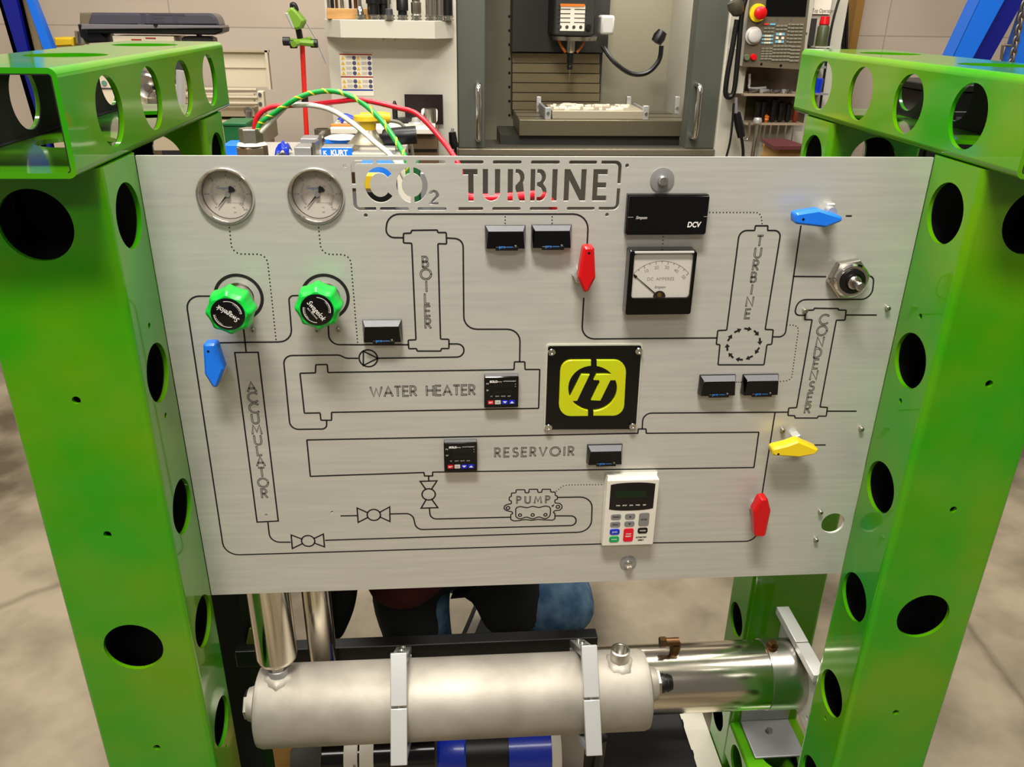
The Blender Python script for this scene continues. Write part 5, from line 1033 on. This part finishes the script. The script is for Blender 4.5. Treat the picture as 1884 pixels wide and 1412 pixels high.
load('yellow_case', YELLOW, 660, 700, 322, 380, QY + .03, .05, 'yellow case seen through the left of the letter C', 'case')
load('blue_case', BLUEV, 664, 730, 302, 380, QY + .09, .08, 'bright blue case seen through the top of the letter C', 'case')
load('white_binder', PAPER, 731, 757, 306, 380, QY, .16, 'white binder seen through the left of the letter O', 'binder')
load('green_carton', DGREEN, 758, 772, 300, 380, QY, .14, 'dark green carton seen through the right of the letter O', 'carton')
load('grey_carton', ALUM, 773, 795, 318, 380, QY, .14, 'pale grey carton seen beside the small letter 2', 'carton')
# ================================================================ lathe and bandsaw at the left
LY = 3.3
T = thing('engine_lathe', 'beige metal lathe with splash guard seen through the left beam holes', 'lathe', (X(300, 200, LY), LY, 0))
hx0, hx1 = X(150, 180, LY), X(256, 180, LY); lz1 = Zz(200, 122, LY); lz0 = Zz(300, 214, LY)
obj('headstock', G().box((hx0, LY - .2, lz0), (hx1, LY + .2, lz1)), BEIGE, T, bev=.01); obj('cover_seam', G().box((hx0, LY - .203, Zz(200, 164, LY - .2)), (hx1, LY - .2, Zz(200, 161.5, LY - .2))), DGREY, T)
obj('round_badge', G().lathe([(0, .004), (.012, .004), (.012, 0)], FR(at(192, 153, LY - .2)), 16), mat('green_badge', (90, 130, 110), .5), T)
obj('chuck', G().cyl((hx1, LY, Zz(262, 160, LY)), (hx1 + .07, LY, Zz(262, 160, LY)), .085, n=32), STEEL, T)
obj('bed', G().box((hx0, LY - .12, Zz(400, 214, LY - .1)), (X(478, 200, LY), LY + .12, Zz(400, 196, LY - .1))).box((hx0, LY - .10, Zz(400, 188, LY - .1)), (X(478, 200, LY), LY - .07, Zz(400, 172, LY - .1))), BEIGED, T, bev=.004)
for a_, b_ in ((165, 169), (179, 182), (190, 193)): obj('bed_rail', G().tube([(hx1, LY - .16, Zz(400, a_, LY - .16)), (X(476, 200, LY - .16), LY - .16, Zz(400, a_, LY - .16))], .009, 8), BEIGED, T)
cxl = X(290, 160, LY - .2); obj('carriage', G().box((cxl - .1, LY - .2, lz0 + .06), (cxl + .1, LY + .1, Zz(290, 168, LY))).box((cxl - .05, LY - .16, Zz(290, 168, LY)), (cxl + .06, LY + .02, Zz(290, 150, LY))), BEIGE, T, bev=.006)
for a_, b_, r_ in ((262, 160, .05), (285, 190, .055)):
    p = at(a_ + 10, b_, LY - .24); Kf = FR(p); w_ = obj('handwheel', G().lathe([(r_, -.006), (r_ + .008, 0), (r_, .008), (r_ - .01, .004), (.014, .0), (.014, .02), (0, .02)], Kf, 24), STEEL, T); obj('wheel_grip', G().cyl(p + V((r_ * .8, 0, .0)), p + V((r_ * .8, -.04, .0)), .008, n=10), BLACK, w_)
obj('tool_post', G().box((cxl + .0, LY - .12, Zz(290, 150, LY)), (cxl + .06, LY - .04, Zz(290, 136, LY))), BLACK, T); obj('tailstock', G().box((X(322, 150, LY), LY - .08, Zz(330, 172, LY)), (X(345, 150, LY), LY + .1, Zz(330, 140, LY))), BEIGE, T, bev=.01)
obj('quill', G().cyl((X(318, 148, LY), LY, Zz(330, 150, LY)), (X(310, 148, LY), LY, Zz(330, 150, LY)), .02), STEEL, T)
obj('grey_column', G().cyl(at(333, 205, LY - .2), at(333, 130, LY - .2), .022, n=20), ALUB, T)
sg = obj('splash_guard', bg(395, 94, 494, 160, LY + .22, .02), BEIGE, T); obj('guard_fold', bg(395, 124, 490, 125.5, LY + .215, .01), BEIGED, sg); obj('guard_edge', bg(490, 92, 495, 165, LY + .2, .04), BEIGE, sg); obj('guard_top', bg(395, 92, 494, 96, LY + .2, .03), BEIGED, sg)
obj('end_bracket', bg(474, 168, 486, 212, LY - .16, .05), BEIGE, T, bev=.004); obj('bracket_bolt', G().cyl(at(478, 174, LY - .17), at(478, 174, LY - .155), .008).cyl(at(479, 191, LY - .17), at(479, 191, LY - .155), .008), DGREY, T)
obj('control_knob', G().lathe([(0, .02), (.02, .02), (.02, 0)], FR(at(458, 204, LY - .25)), 16).cyl(at(458, 204, LY - .26), at(458, 222, LY - .26), .016), STEEL, T)
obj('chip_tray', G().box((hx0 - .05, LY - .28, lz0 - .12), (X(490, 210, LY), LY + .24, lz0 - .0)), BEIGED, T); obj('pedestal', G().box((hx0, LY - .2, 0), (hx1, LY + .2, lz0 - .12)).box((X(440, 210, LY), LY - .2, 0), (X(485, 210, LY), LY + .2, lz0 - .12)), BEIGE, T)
SY = 4.05
T = thing('band_saw', 'horizontal band saw with a long dark grey lettered cover, above the left beam', 'saw', (X(285, 60, SY), SY, 0)); SG = mat('saw_grey', (86, 84, 92), .3, .3, coat=.3)
Fb = FR((0, SY, 0)); P2 = lambda *q: [(at(a_, b_, SY).x, at(a_, b_, SY).z) for a_, b_ in q]
cv = obj('saw_cover', G().prism(fil(P2((183, 23), (405, 24), (414, 47), (176, 47)), [.02, .05, .01, .01], True), -.02, .12, Fb, .012), SG, T)
Ft = FR((at(298, 34, SY - .125).x, SY - .1215, at(298, 34, SY - .125).z)); obj('cover_lettering', G().text('JET', .056, Ft, 0, 0, 0, .26, bold=.0015), mat('saw_letter', (66, 64, 74), .4), cv, smooth=False)
obj('lip', G().prism(P2((170, 43), (417, 46), (418, 51), (169, 53)), -.04, .15, Fb, .004), mat('saw_lip', (150, 146, 148), .25, .5), T)
obj('lower_body', G().prism(P2((172, 52), (420, 50), (419, 58), (405, 63), (176, 60)), -.03, .13, Fb, .006), BLACK, T); obj('latch', G().prism(P2((298, 44), (307, 44), (303, 50)), .15, .156, Fb), BLACK, T)
obj('pulley_box', G().prism(P2((160, 23), (184, 23), (184, 47), (160, 47)), -.08, .1, Fb, .006), mat('saw_olive', (110, 98, 80), .5), T); obj('drive_housing', G().prism(P2((156, 44), (182, 46), (200, 60), (214, 76), (176, 78), (160, 66)), -.05, .1, Fb, .006), BLACK, T)
obj('motor', G().prism(P2((110, 68), (145, 68), (145, 84), (110, 86)), -.08, .08, Fb, .01), YELLOW, T); obj('pulley', G().cyl(at(150, 58, SY - .05), at(152, 80, SY - .05), .035, n=20), STEEL, T)
obj('saw_bed', G().box((X(222, 72, SY), SY - .12, Zz(270, 100, SY)), (X(332, 72, SY), SY + .12, Zz(270, 65, SY))), BEIGE, T, bev=.004); obj('bed_slot', G().box((X(256, 74, SY), SY - .123, Zz(270, 76, SY - .12)), (X(274, 74, SY), SY - .12, Zz(270, 72, SY - .12))).box((X(282, 74, SY), SY - .123, Zz(270, 71, SY - .12)), (X(300, 74, SY), SY - .12, Zz(270, 69, SY - .12))), mat('bar_red', (150, 40, 30), .5), T)
obj('blade_guide', G().prism(P2((342, 70), (346, 66), (390, 66), (398, 70), (400, 90), (342, 90)), -.02, .08, Fb, .004).prism(P2((366, 61), (372, 61), (372, 67), (366, 67)), 0, .05, Fb), DGREY, T)
obj('stand', G().box((X(140, 72, SY), SY - .15, 0), (X(350, 72, SY), SY + .15, Zz(270, 100, SY))), DGREY, T)
# ================================================================ blue gantries, wall column
def slant(nm, m, p0, p1, p2, p3, Y, dep, parent):
    """leg with edges p0-p1 (top) to p3-p2 (bottom), prolonged to the floor"""
    q = [at(*p, Y) for p in (p0, p1, p2, p3)]; out = []
    def ext(a, b, z): t_ = (z - a.z) / (b.z - a.z); return (a.x + (b.x - a.x) * t_, z)
    return obj(nm, G().prism([ext(q[0], q[3], 2.4), ext(q[1], q[2], 2.4), ext(q[1], q[2], 0), ext(q[0], q[3], 0)], 0, dep, FR((0, Y + dep, 0))), m, parent)
T = thing('gantry_frame', 'blue slanting steel gantry legs at the far left by the wall', 'crane', (X(60, 60, 3.7), 3.7, 0))
slant('leg', BLUESHADE, (2, 0), (30, 0), (52, 95), (32, 97), 3.7, .03, T); slant('leg', BLUEPAINT, (48, 0), (62, 0), (97, 90), (80, 92), 3.74, .05, T)
slant('leg', mat('gantry_tan', (176, 156, 118), .6), (31, 0), (49, 0), (78, 93), (58, 95), 3.80, .04, T)
obj('foot_beam', G().box((X(0, 60, 3.7) - .1, 3.65, 0), (X(60, 60, 3.7) + .35, 3.88, .06)), BLUESHADE, T); tp = at(20, -60, 3.8); obj('top_beam', G().box((tp.x - .5, 3.7, 2.4), (tp.x + .4, 4.0, 2.55)), BLUEPAINT, T)
T = thing('gantry_frame', 'blue slanting steel gantry legs at the far right above the green beam', 'crane', (X(1800, 60, 3.0), 3.0, 0))
slant('leg', BLUEPAINT, (1803, 0), (1848, 0), (1793, 101), (1757, 98), 3.0, .1, T); slant('leg', BLUESHADE, (1847, 0), (1884, 0), (1826, 104), (1792, 101), 3.02, .12, T)  # darker leg paints the shaded face of the blue one
slant('leg', BLUEPAINT, (1905, 0), (1945, 0), (1906, 110), (1867, 109), 3.0, .1, T)
tp = at(1860, -100, 3.0); obj('top_beam', G().box((tp.x - .4, 2.95, 2.4), (tp.x + .8, 3.2, 2.55)), BLUEPAINT, T); obj('foot_beam', G().box((X(1757, 98, 3.0) - .45, 2.95, 0), (X(1757, 98, 3.0) + 1.2, 3.2, .05)), BLUESHADE, T)
T = thing('lifting_chain', 'grey steel chain hanging between the blue legs at the far right', 'chain', at(1865, 120, 2.9)); cA = at(1886, 0, 2.9); cB = at(1860, 118, 2.9)
for k in range(12):
    p = cA.lerp(cB, k / 11); d_ = (cB - cA).normalized(); s_ = d_.cross(V((0, 1, 0))).normalized() if k % 2 else V((0, 1, 0))
    loop = [p + d_ * .024 * cos(a_) + s_ * .012 * sin(a_) for a_ in [2 * pi * i / 14 for i in range(15)]]; obj('link', G().tube(loop, .0045, 6), mat('chain_steel', (120, 108, 92), .45, .7), T)
obj('chain_hook', G().tube([at(1860, 84, 2.9), at(1849, 83, 2.9), at(1845, 84, 2.9), at(1844, 92, 2.9), at(1842, 110, 2.9)], .006, 8), mat('chain_steel', (120, 108, 92), .45, .7), T)
tag(obj('wall_post', G().box((X(1568, 40, 4.8), 4.78, 0), (X(1582, 40, 4.8), 4.9, 2.6)), mat('ochre_wood', (150, 110, 46), .6)), 'narrow ochre wooden post standing against the back wall', 'post')
tag(obj('wall_cable', G().tube(spline([at(1553, -40, 4.7), at(1552, 40, 4.7), at(1551, 90, 4.7), at(1548, 300, 4.7)]), .013, 8).tube(spline([at(1559, -40, 4.7), at(1558, 40, 4.7), at(1557, 90, 4.7), at(1554, 300, 4.7)]), .011, 8), BLACK), 'pair of black cables hanging on the back wall beside the ochre post', 'cable')

# ================================================================ machine control, shelf and tools at the right
CY = 2.72
T = thing('control_pendant', 'grey machine control pendant with dark screen and rows of keys', 'control panel', (X(1420, 120, CY), CY, .9))
CF = [(1366, 122), (1475, 128), (1496, -60), (1386, -60)]
Pc = [(at(a_, b_, CY).x, at(a_, b_, CY).z) for a_, b_ in CF]; FC = FR((0, CY, 0)); GC = mat('pendant_grey', (96, 86, 66), .5)
obj('case', G().prism(Pc, -.1, -.004, FC, .004), MILLW, T); obj('face_plate', G().prism(Pc, -.004, .002, FC), GC, T)
cq = lambda x_, y_: (at(1320 + x_ / 7.85, y_ / 7.85, CY).x, at(1320 + x_ / 7.85, y_ / 7.85, CY).z)
obj('screen', G().prism([cq(683, 235), cq(1265, 240), cq(1310, -200), cq(720, -200)], .002, .004, FC), BLACKG, T)
KG = mat('key_grey', (128, 124, 104), .5); KB = mat('key_blue', (110, 176, 200), .5); KR = mat('key_red', (214, 60, 40), .5); KW = mat('key_white', (226, 218, 190), .5)
nk = [0]
def key(x_, y_, m, wd=30, ht=26):
    nk[0] += 1
    x_ += 0; obj('key', G().prism([cq(x_ - wd / 2, y_ - ht / 2), cq(x_ + wd / 2, y_ - ht / 2), cq(x_ + wd / 2 - 3, y_ + ht / 2), cq(x_ - wd / 2 - 3, y_ + ht / 2)], .002, .006, FC), m, T, smooth=False)
key(703, 348, KR, 70); key(793, 350, KB, 80)
for r_ in range(2):
    for k in range(3): key(690 + 52 * k - 8 * r_, 408 + 50 * r_, KG, 44); key(870 + 55 * k - 5 * r_, 372 + 52 * r_, KG, 48)
for r_ in range(3):
    key(655 - 4 * r_, 517 + 50 * r_, KB, 34); key(785 - 4 * r_, 517 + 50 * r_, KB, 34)
    for k in range(3): key(690 + 32 * k - 4 * r_, 517 + 50 * r_, KW, 28)
for x_, y_, m in ((862, 493, KB), (905, 493, KW), (948, 493, KB), (858, 546, KW), (938, 548, KW), (850, 600, KB), (892, 600, KW), (934, 602, KB)): key(x_, y_, m, 38, 36)
for r_ in range(6):
    key(1036 - 6 * r_, 352 + 50 * r_, KG, 30)
    for k in range(3): key(1088 + 62 * k - 7 * r_, 354 + 51 * r_, KG, 54)
for r_ in range(5):
    for k in range(3): key(655 + 56 * k - 4 * r_ + 1, 700 + 37 * r_, KG, 48, 24)
    for k in range(5): key(828 + 52 * k - 7 * r_, 664 + 50 * r_, KG, 46)
    for k in range(2): key(1092 + 72 * k - 7 * r_, 672 + 51 * r_, KG, 66)
ec = cq(570, 185); Fe = FC @ Matrix.Translation((ec[0], ec[1], .002)); es = obj('emergency_stop', G().lathe([(0, .012), (.036, .012), (.036, 0), (0, 0)], Fe, 24), mat('stop_yellow', (240, 214, 20), .4), T); obj('stop_button', G().lathe([(.012, .012), (.012, .03), (.026, .034), (.026, .05), (.018, .056), (0, .056)], Fe, 24), RED, es)
ec = cq(510, 515); Fe = FC @ Matrix.Translation((ec[0], ec[1], .002)); obj('jog_wheel', G().lathe([(.036, 0), (.036, .008), (.029, .011), (.027, .024), (.022, .027), (0, .027)], Fe, 32), mat('wheel_grey', (196, 192, 184), .35), T)
for q, m in (((415, 830), mat('button_olive', (90, 96, 70), .5)), ((512, 825), RED)): ec = cq(*q); Fe = FC @ Matrix.Translation((ec[0], ec[1], .002)); obj('start_button', G().lathe([(.014, 0), (.014, .008), (.011, .014), (0, .014)], Fe, 18), m, T)
g = G()
for q in ((860, 278), (1060, 280), (632, 926), (912, 948), (1278, 487)): c_ = cq(*q); g.disc(*c_, .006, FC, .0026, 10)
obj('face_screw', g, CHROME, T, smooth=False)
ca = at(1420, 40, CY); obj('support_arm', G().box((ca.x - .04, CY + .1, ca.z - .04), (ca.x + .04, MY, ca.z + .04)), MILLW, T)
# shelf
RY = 2.78
sz1 = Zz(1420, 172, RY); T = thing('tool_shelf', 'steel shelf with a dark back fixed below the control pendant', 'shelf', (X(1420, 200, RY), RY, sz1 - .3))
xs0, xs1 = X(1364, 172, RY), X(1482, 172, RY)
obj('shelf_board', G().box((xs0, RY - .04, sz1 - .008), (xs1, MY, sz1)), mat('shelf_steel', (150, 132, 108), .5), T); obj('upper_back', bg(1374, 124, 1482, 170, MY - .012, .01), mat('oily_back', (58, 50, 30), .6, 0, (80, 60, 40), 12), T)
obj('side_plate', bg(1349, 90, 1372, 172, RY, .12), MILLW, T); obj('lower_back', bg(1372, 178, 1482, 226, MY - .012, .01), mat('rust_back', (70, 44, 22), .6, 0, (60, 54, 28), 9), T)
lsz = Zz(1420, 227, RY); obj('tool_rail', G().box((X(1372, 226, RY), RY, lsz - .008), (X(1480, 226, RY), MY - .012, lsz)), mat('shelf_steel', (150, 132, 108), .5), T)
GT = 'hand tools in the rail'
for k, (pq, m, hh_) in enumerate(((1392, BLACK, .1), (1401, BLACK, .1), (1409, ORANGE, .035), (1420, BLACK, .11), (1434, BLACK, .095), (1448, BLACK, .09), (1462, mat('rust_handle', (120, 40, 20), .5), .085))):
    x_ = X(pq, 222, RY + .04); T = thing('screwdriver', ('thick black handled tool nearest the left end of the tool rail', 'second thick black handled tool in the tool rail', 'short orange handled tool in the tool rail', 'tallest black handled screwdriver in the tool rail', 'black screwdriver right of the tallest one in the rail', 'black screwdriver beside the rust red handle', 'rust red handled tool at the right end of the rail')[k], 'tool', (x_, RY + .04, lsz - .12), GT)
    obj('handle', G().lathe([(.006, 0), (.014, .012), (.012, hh_ * .5), (.015, hh_ - .01), (0, hh_)], Matrix.Translation((x_, RY + .04, lsz)), 14), m, T); obj('blade', G().cyl((x_, RY + .04, lsz - .11), (x_, RY + .04, lsz), .004, n=8), STEEL, T)
SH = 'loose tools on the shelf'
for k, (a_, b_, lb) in enumerate(((1380, 1398, 'short bright wrench lying at the left of the shelf'), (1400, 1418, 'bright steel rod lying in the middle of the shelf'), (1421, 1438, 'bright bar lying right of the middle of the shelf'), (1441, 1449, 'small bright bit at the right of the shelf'), (1452, 1460, 'rightmost small bright bit on the shelf'))):
    y_ = RY + .0 + .012 * (k % 2); tag(obj('loose_tool', G().tube([(X(a_, 168, y_), y_, sz1 + .008), (X((a_ + b_) / 2, 168, y_), y_ + .01, sz1 + .009), (X(b_, 168, y_), y_ + .03, sz1 + .008)], .008, 8).box((X(a_, 168, y_) - .006, y_ - .008, sz1 + .001), (X(a_, 168, y_) + .006, y_ + .008, sz1 + .018)), (STEEL, ALUB)[k % 2]), lb, 'tool', SH)
p0 = at(1379, 138, RY); tag(obj('bent_rod', G().tube(spline([at(1379, 136, RY + .02), at(1379, 152, RY + .02), V((X(1380, 165, RY + .02), RY + .02, sz1 + .02)), V((X(1410, 165, RY + .02), RY + .03, sz1 + .022))], 6), .006, 8), ALUB), 'bent bright rod standing at the left corner of the shelf', 'rod')
T = thing('open_wrench', 'long steel wrench hanging from the left of the tool rail', 'wrench', at(1386, 284, RY - .03)); wt = at(1394, 222, RY - .03); wb = at(1384, 290, RY - .03)
obj('shank', G().tube([wt, wb], .009, 8), STEEL, T); obj('ring_end', G().lathe([(0, .014), (.016, .012), (.02, 0), (.016, -.012), (0, -.014)], Matrix.Translation(wt), 16), ALUB, T)
tag(obj('hook_rod', G().tube(spline([at(1379, 226, RY - .03), at(1378, 245, RY - .03), at(1375, 256, RY - .03), at(1368, 257, RY - .03)], 6), .006, 8), STEEL), 'short bent steel hook left of the long wrench', 'hook')
def gun(nm, lab, pts, mouth):
    T = thing(nm, lab, 'air gun', mouth); obj('grip', G().tube([V(p) for p in pts[0]], .02, 12, lambda t_: .02 - .006 * abs(t_ - .5)), BLACK, T); obj('nozzle', G().tube([V(p) for p in pts[1]], .007, 8), ALUM, T); obj('hose', G().tube(spline([V(p) for p in pts[2]]), .007, 8), BLACK, T)
gy = MY - .05
gun('air_gun', 'black air gun hanging at the left edge of the machine opening', ([at(832, 243, gy), at(834, 262, gy), at(838, 272, gy)], [at(832, 243, gy), at(833, 236, gy)], [at(838, 272, gy), at(838, 285, gy), at(836, 320, gy)]), at(834, 280, gy))
gy = RY - .06
gun('air_gun', 'black air gun hanging under the cable left of the tool shelf', ([at(1355, 208, gy), at(1360, 232, gy), at(1364, 252, gy)], [at(1354, 180, gy), at(1354, 208, gy)], [at(1364, 252, gy), at(1367, 275, gy), at(1367, 310, gy)]), at(1362, 280, gy))
gy = 2.70
tag(obj('coiled_cable', G().tube(spline([at(1378, -20, gy), at(1366, 20, gy), at(1360, 80, gy), at(1353, 150, gy), at(1348, 174, gy), at(1340, 179, gy), at(1335, 170, gy), at(1338, 140, gy), at(1347, 90, gy), at(1356, 36, gy)], 10), .011, 10), BLACK), 'black coiled cable looping down the white right machine column', 'cable')
tag(obj('door_sensor', G().lathe([(0, .03), (.03, .025), (.035, 0), (.025, -.03), (.01, -.04), (0, -.04)], Matrix.Translation(at(1354, 12, gy)) @ Matrix.Rotation(-.5, 4, 'Y'), 16), mat('sensor_grey', (90, 86, 70), .4, .5)), 'grey round handset hanging at the top of the coiled cable', 'handset')
tag(obj('thin_cable', G().tube(spline([at(1350, 190, gy), at(1347, 230, gy), at(1343, 262, gy), at(1336, 290, gy)]), .005, 6), BLACK), 'thin black cable hanging beside the air gun', 'cable')
# white column with paper and bottle
WY = 2.95
T = thing('white_column', 'white sheet metal column right of the control pendant', 'cabinet', (X(1510, 60, WY), WY, 0)); obj('column_body', G().box((X(1484, 60, WY), WY, 0), (X(1552, 60, WY), WY + .6, 2.3)), MILLW, T, bev=.005)
obj('column_shelf', bg(1488, 172, 1524, 175, WY - .1, .1), ALUM, T); obj('upper_shelf', bg(1500, 122, 1520, 126, WY - .1, .1), ALUM, T)
tag(obj('paper_note', bg(1494, -30, 1531, 26, WY - .012, .006), PAPER), 'white paper note on the column beside the pendant', 'paper'); obj('note_writing', G().text('Top Operator', .024, FR(at(1514, 20, WY - .0125)), 0, 0, .0003, .1), ETCHG, bpy.data.objects['paper_note'], smooth=False)
T = thing('spray_bottle', 'dark bottle with a red cap standing on the column bracket', 'bottle', at(1510, 85, WY - .06)); bz = at(1510, 85, WY - .06); K = Matrix.Translation((bz.x, WY - .06, bz.z)); zt2 = Zz(1512, 46, WY - .06) - bz.z; zt3 = Zz(1512, 30, WY - .06) - bz.z
obj('bottle_body', G().lathe([(0, 0), (.026, 0), (.026, zt2 * .9), (.02, zt2), (0, zt2)], K, 20), mat('olive_bottle', (66, 74, 40), .4), T); obj('cap', G().lathe([(.02, zt2), (.023, zt2 + .004), (.019, zt3), (0, zt3)], K, 20), RED, T)
obj('bottle_holder', bg(1489, 34, 1500, 84, WY - .05, .04), MILLD, bpy.data.objects['white_column']); obj('bracket_plate', G().box((bz.x - .04, WY - .1, bz.z - .006), (bz.x + .04, WY, bz.z)), MILLW, bpy.data.objects['white_column'])
tag(obj('blue_cup', G().lathe([(0, 0), (.022, 0), (.026, .06), (.02, .064), (0, .064)], Matrix.Translation((X(1502, 165, WY - .06), WY - .06, Zz(1506, 172, WY - .1))), 20), BLUED), 'blue plastic cup on the column shelf, seen through the right beam', 'cup')
tag(obj('black_hose', G().tube(spline([at(1551, -20, WY - .03), at(1540, 10, WY - .03), at(1528, 60, WY - .03), at(1515, 150, WY - .03), at(1506, 220, WY - .03)]), .006, 8), BLACK), 'thin black hose running down the white column', 'hose')
# stool-like box on the right
T = thing('wooden_crate', 'small wooden crate with a maroon lid below the hanging tools', 'box', at(1448, 290, 2.5)); cy_ = 2.5
obj('crate_body', bg(1430, 272, 1480, 330, cy_, .2), WOOD, T); obj('lid', G().prism([(at(1416, 266, cy_).x, 0), (at(1480, 266, cy_).x, 0), (at(1472, 266, cy_).x, .22), (at(1426, 266, cy_).x, .22)], 0, .014, FR((0, cy_ - .05, Zz(1445, 272, cy_)), (1, 0, 0), (0, 1, 0))), mat('maroon', (84, 40, 40), .45), T); obj('stand', G().box((X(1430, 300, cy_), cy_, 0), (X(1480, 300, cy_), cy_ + .2, Zz(1445, 330, cy_))), BROWN, T)
# fixture and work piece on the mill table
wz_ = zt1
T = thing('work_piece', 'flat white topped metal block clamped on the machine table', 'block', (X(1100, 215, ty + .05), ty + .1, wz_)); y0 = ty + .03
obj('block', G().box((X(1016, 208, y0), y0, wz_), (X(1186, 208, y0), y0 + .3, Zz(1100, 204, y0))), mat('pale_metal', (184, 172, 148), .4, .4), T, bev=.003)
random.seed(5); g = G()
for k in range(40): a_ = X(1020, 205, y0) + random.random() * .38; b_ = y0 + .02 + random.random() * .24; s_ = .01 + random.random() * .02; g.box((a_, b_, Zz(1100, 204, y0)), (a_ + s_ * 1.6, b_ + s_, Zz(1100, 204, y0) + .004 + random.random() * .006))
obj('white_chips', g, PAPER, T, kind='stuff')
for k, (a_, b_, c_, Yv, lb) in enumerate(((1003, 1014, 198, y0 - .01, 'upright bright fixture jaw at the left front of the work piece'), (987, 995, 178, y0 + .3, 'upright fixture jaw at the left rear of the work piece'), (1184, 1194, 195, y0 - .01, 'upright bright fixture jaw at the right front of the work piece'), (1152, 1160, 178, y0 + .3, 'dark fixture jaw at the right rear of the work piece'), (1241, 1249, 178, y0 + .25, 'small bright fixture jaw alone at the right end of the table'))):
    T = thing('fixture_jaw', lb, 'clamp', at((a_ + b_) / 2, 220, Yv), 'fixture jaws on the machine table'); T.location.z = wz_
    obj('jaw', G().box((X(a_, 205, Yv), Yv, wz_), (X(b_, 205, Yv), Yv + .03, Zz(a_, c_, Yv))), ALUB, T, bev=.002); obj('jaw_bolt', G().cyl(((X(a_, 205, Yv) + X(b_, 205, Yv)) / 2, Yv - .006, wz_ + .03), ((X(a_, 205, Yv) + X(b_, 205, Yv)) / 2, Yv, wz_ + .03), .008, n=10), STEEL, T)
for k, (a_, b_, lb) in enumerate(((990, 1012, 'slanting side rail joining the left fixture jaws'), (1156, 1190, 'slanting side rail joining the right fixture jaws'))):
    xw = X(b_, 205, y0) - (.012 if k == 0 else -.004); tag(obj('fixture_rail', G().box((xw - .014, y0 + .022, wz_), (xw, y0 + .298, wz_ + .05)), ALUM, bev=.002), lb, 'rail')
# black tool cabinet on the right
T = thing('tool_cabinet', 'black steel tool cabinet standing behind the right front post', 'cabinet', (2.3, 1.75, 0)); kx0, kx1 = 1.93, 2.68
obj('cabinet_body', G().box((kx0, 1.66, .08), (kx1, 1.92, 1.42)), BLACKG, T, bev=.006); obj('cabinet_top', G().box((kx0 - .01, 1.64, 1.42), (kx1 + .01, 1.94, 1.442)), BLACK, T, bev=.004)
for k in range(5):
    d_ = obj('drawer', G().box((kx0 + .03, 1.645, .16 + .245 * k), (kx1 - .03, 1.66, .38 + .245 * k)), BLACK, T, bev=.004); obj('drawer_pull', G().box((kx0 + .1, 1.63, .35 + .245 * k), (kx1 - .1, 1.645, .362 + .245 * k)), DGREY, d_)
for x_ in (kx0 + .06, kx1 - .06):
    for y_ in (1.72, 1.86): obj('caster', G().cyl((x_ - .015, y_, .04), (x_ + .015, y_, .04), .04), BLACK, T)
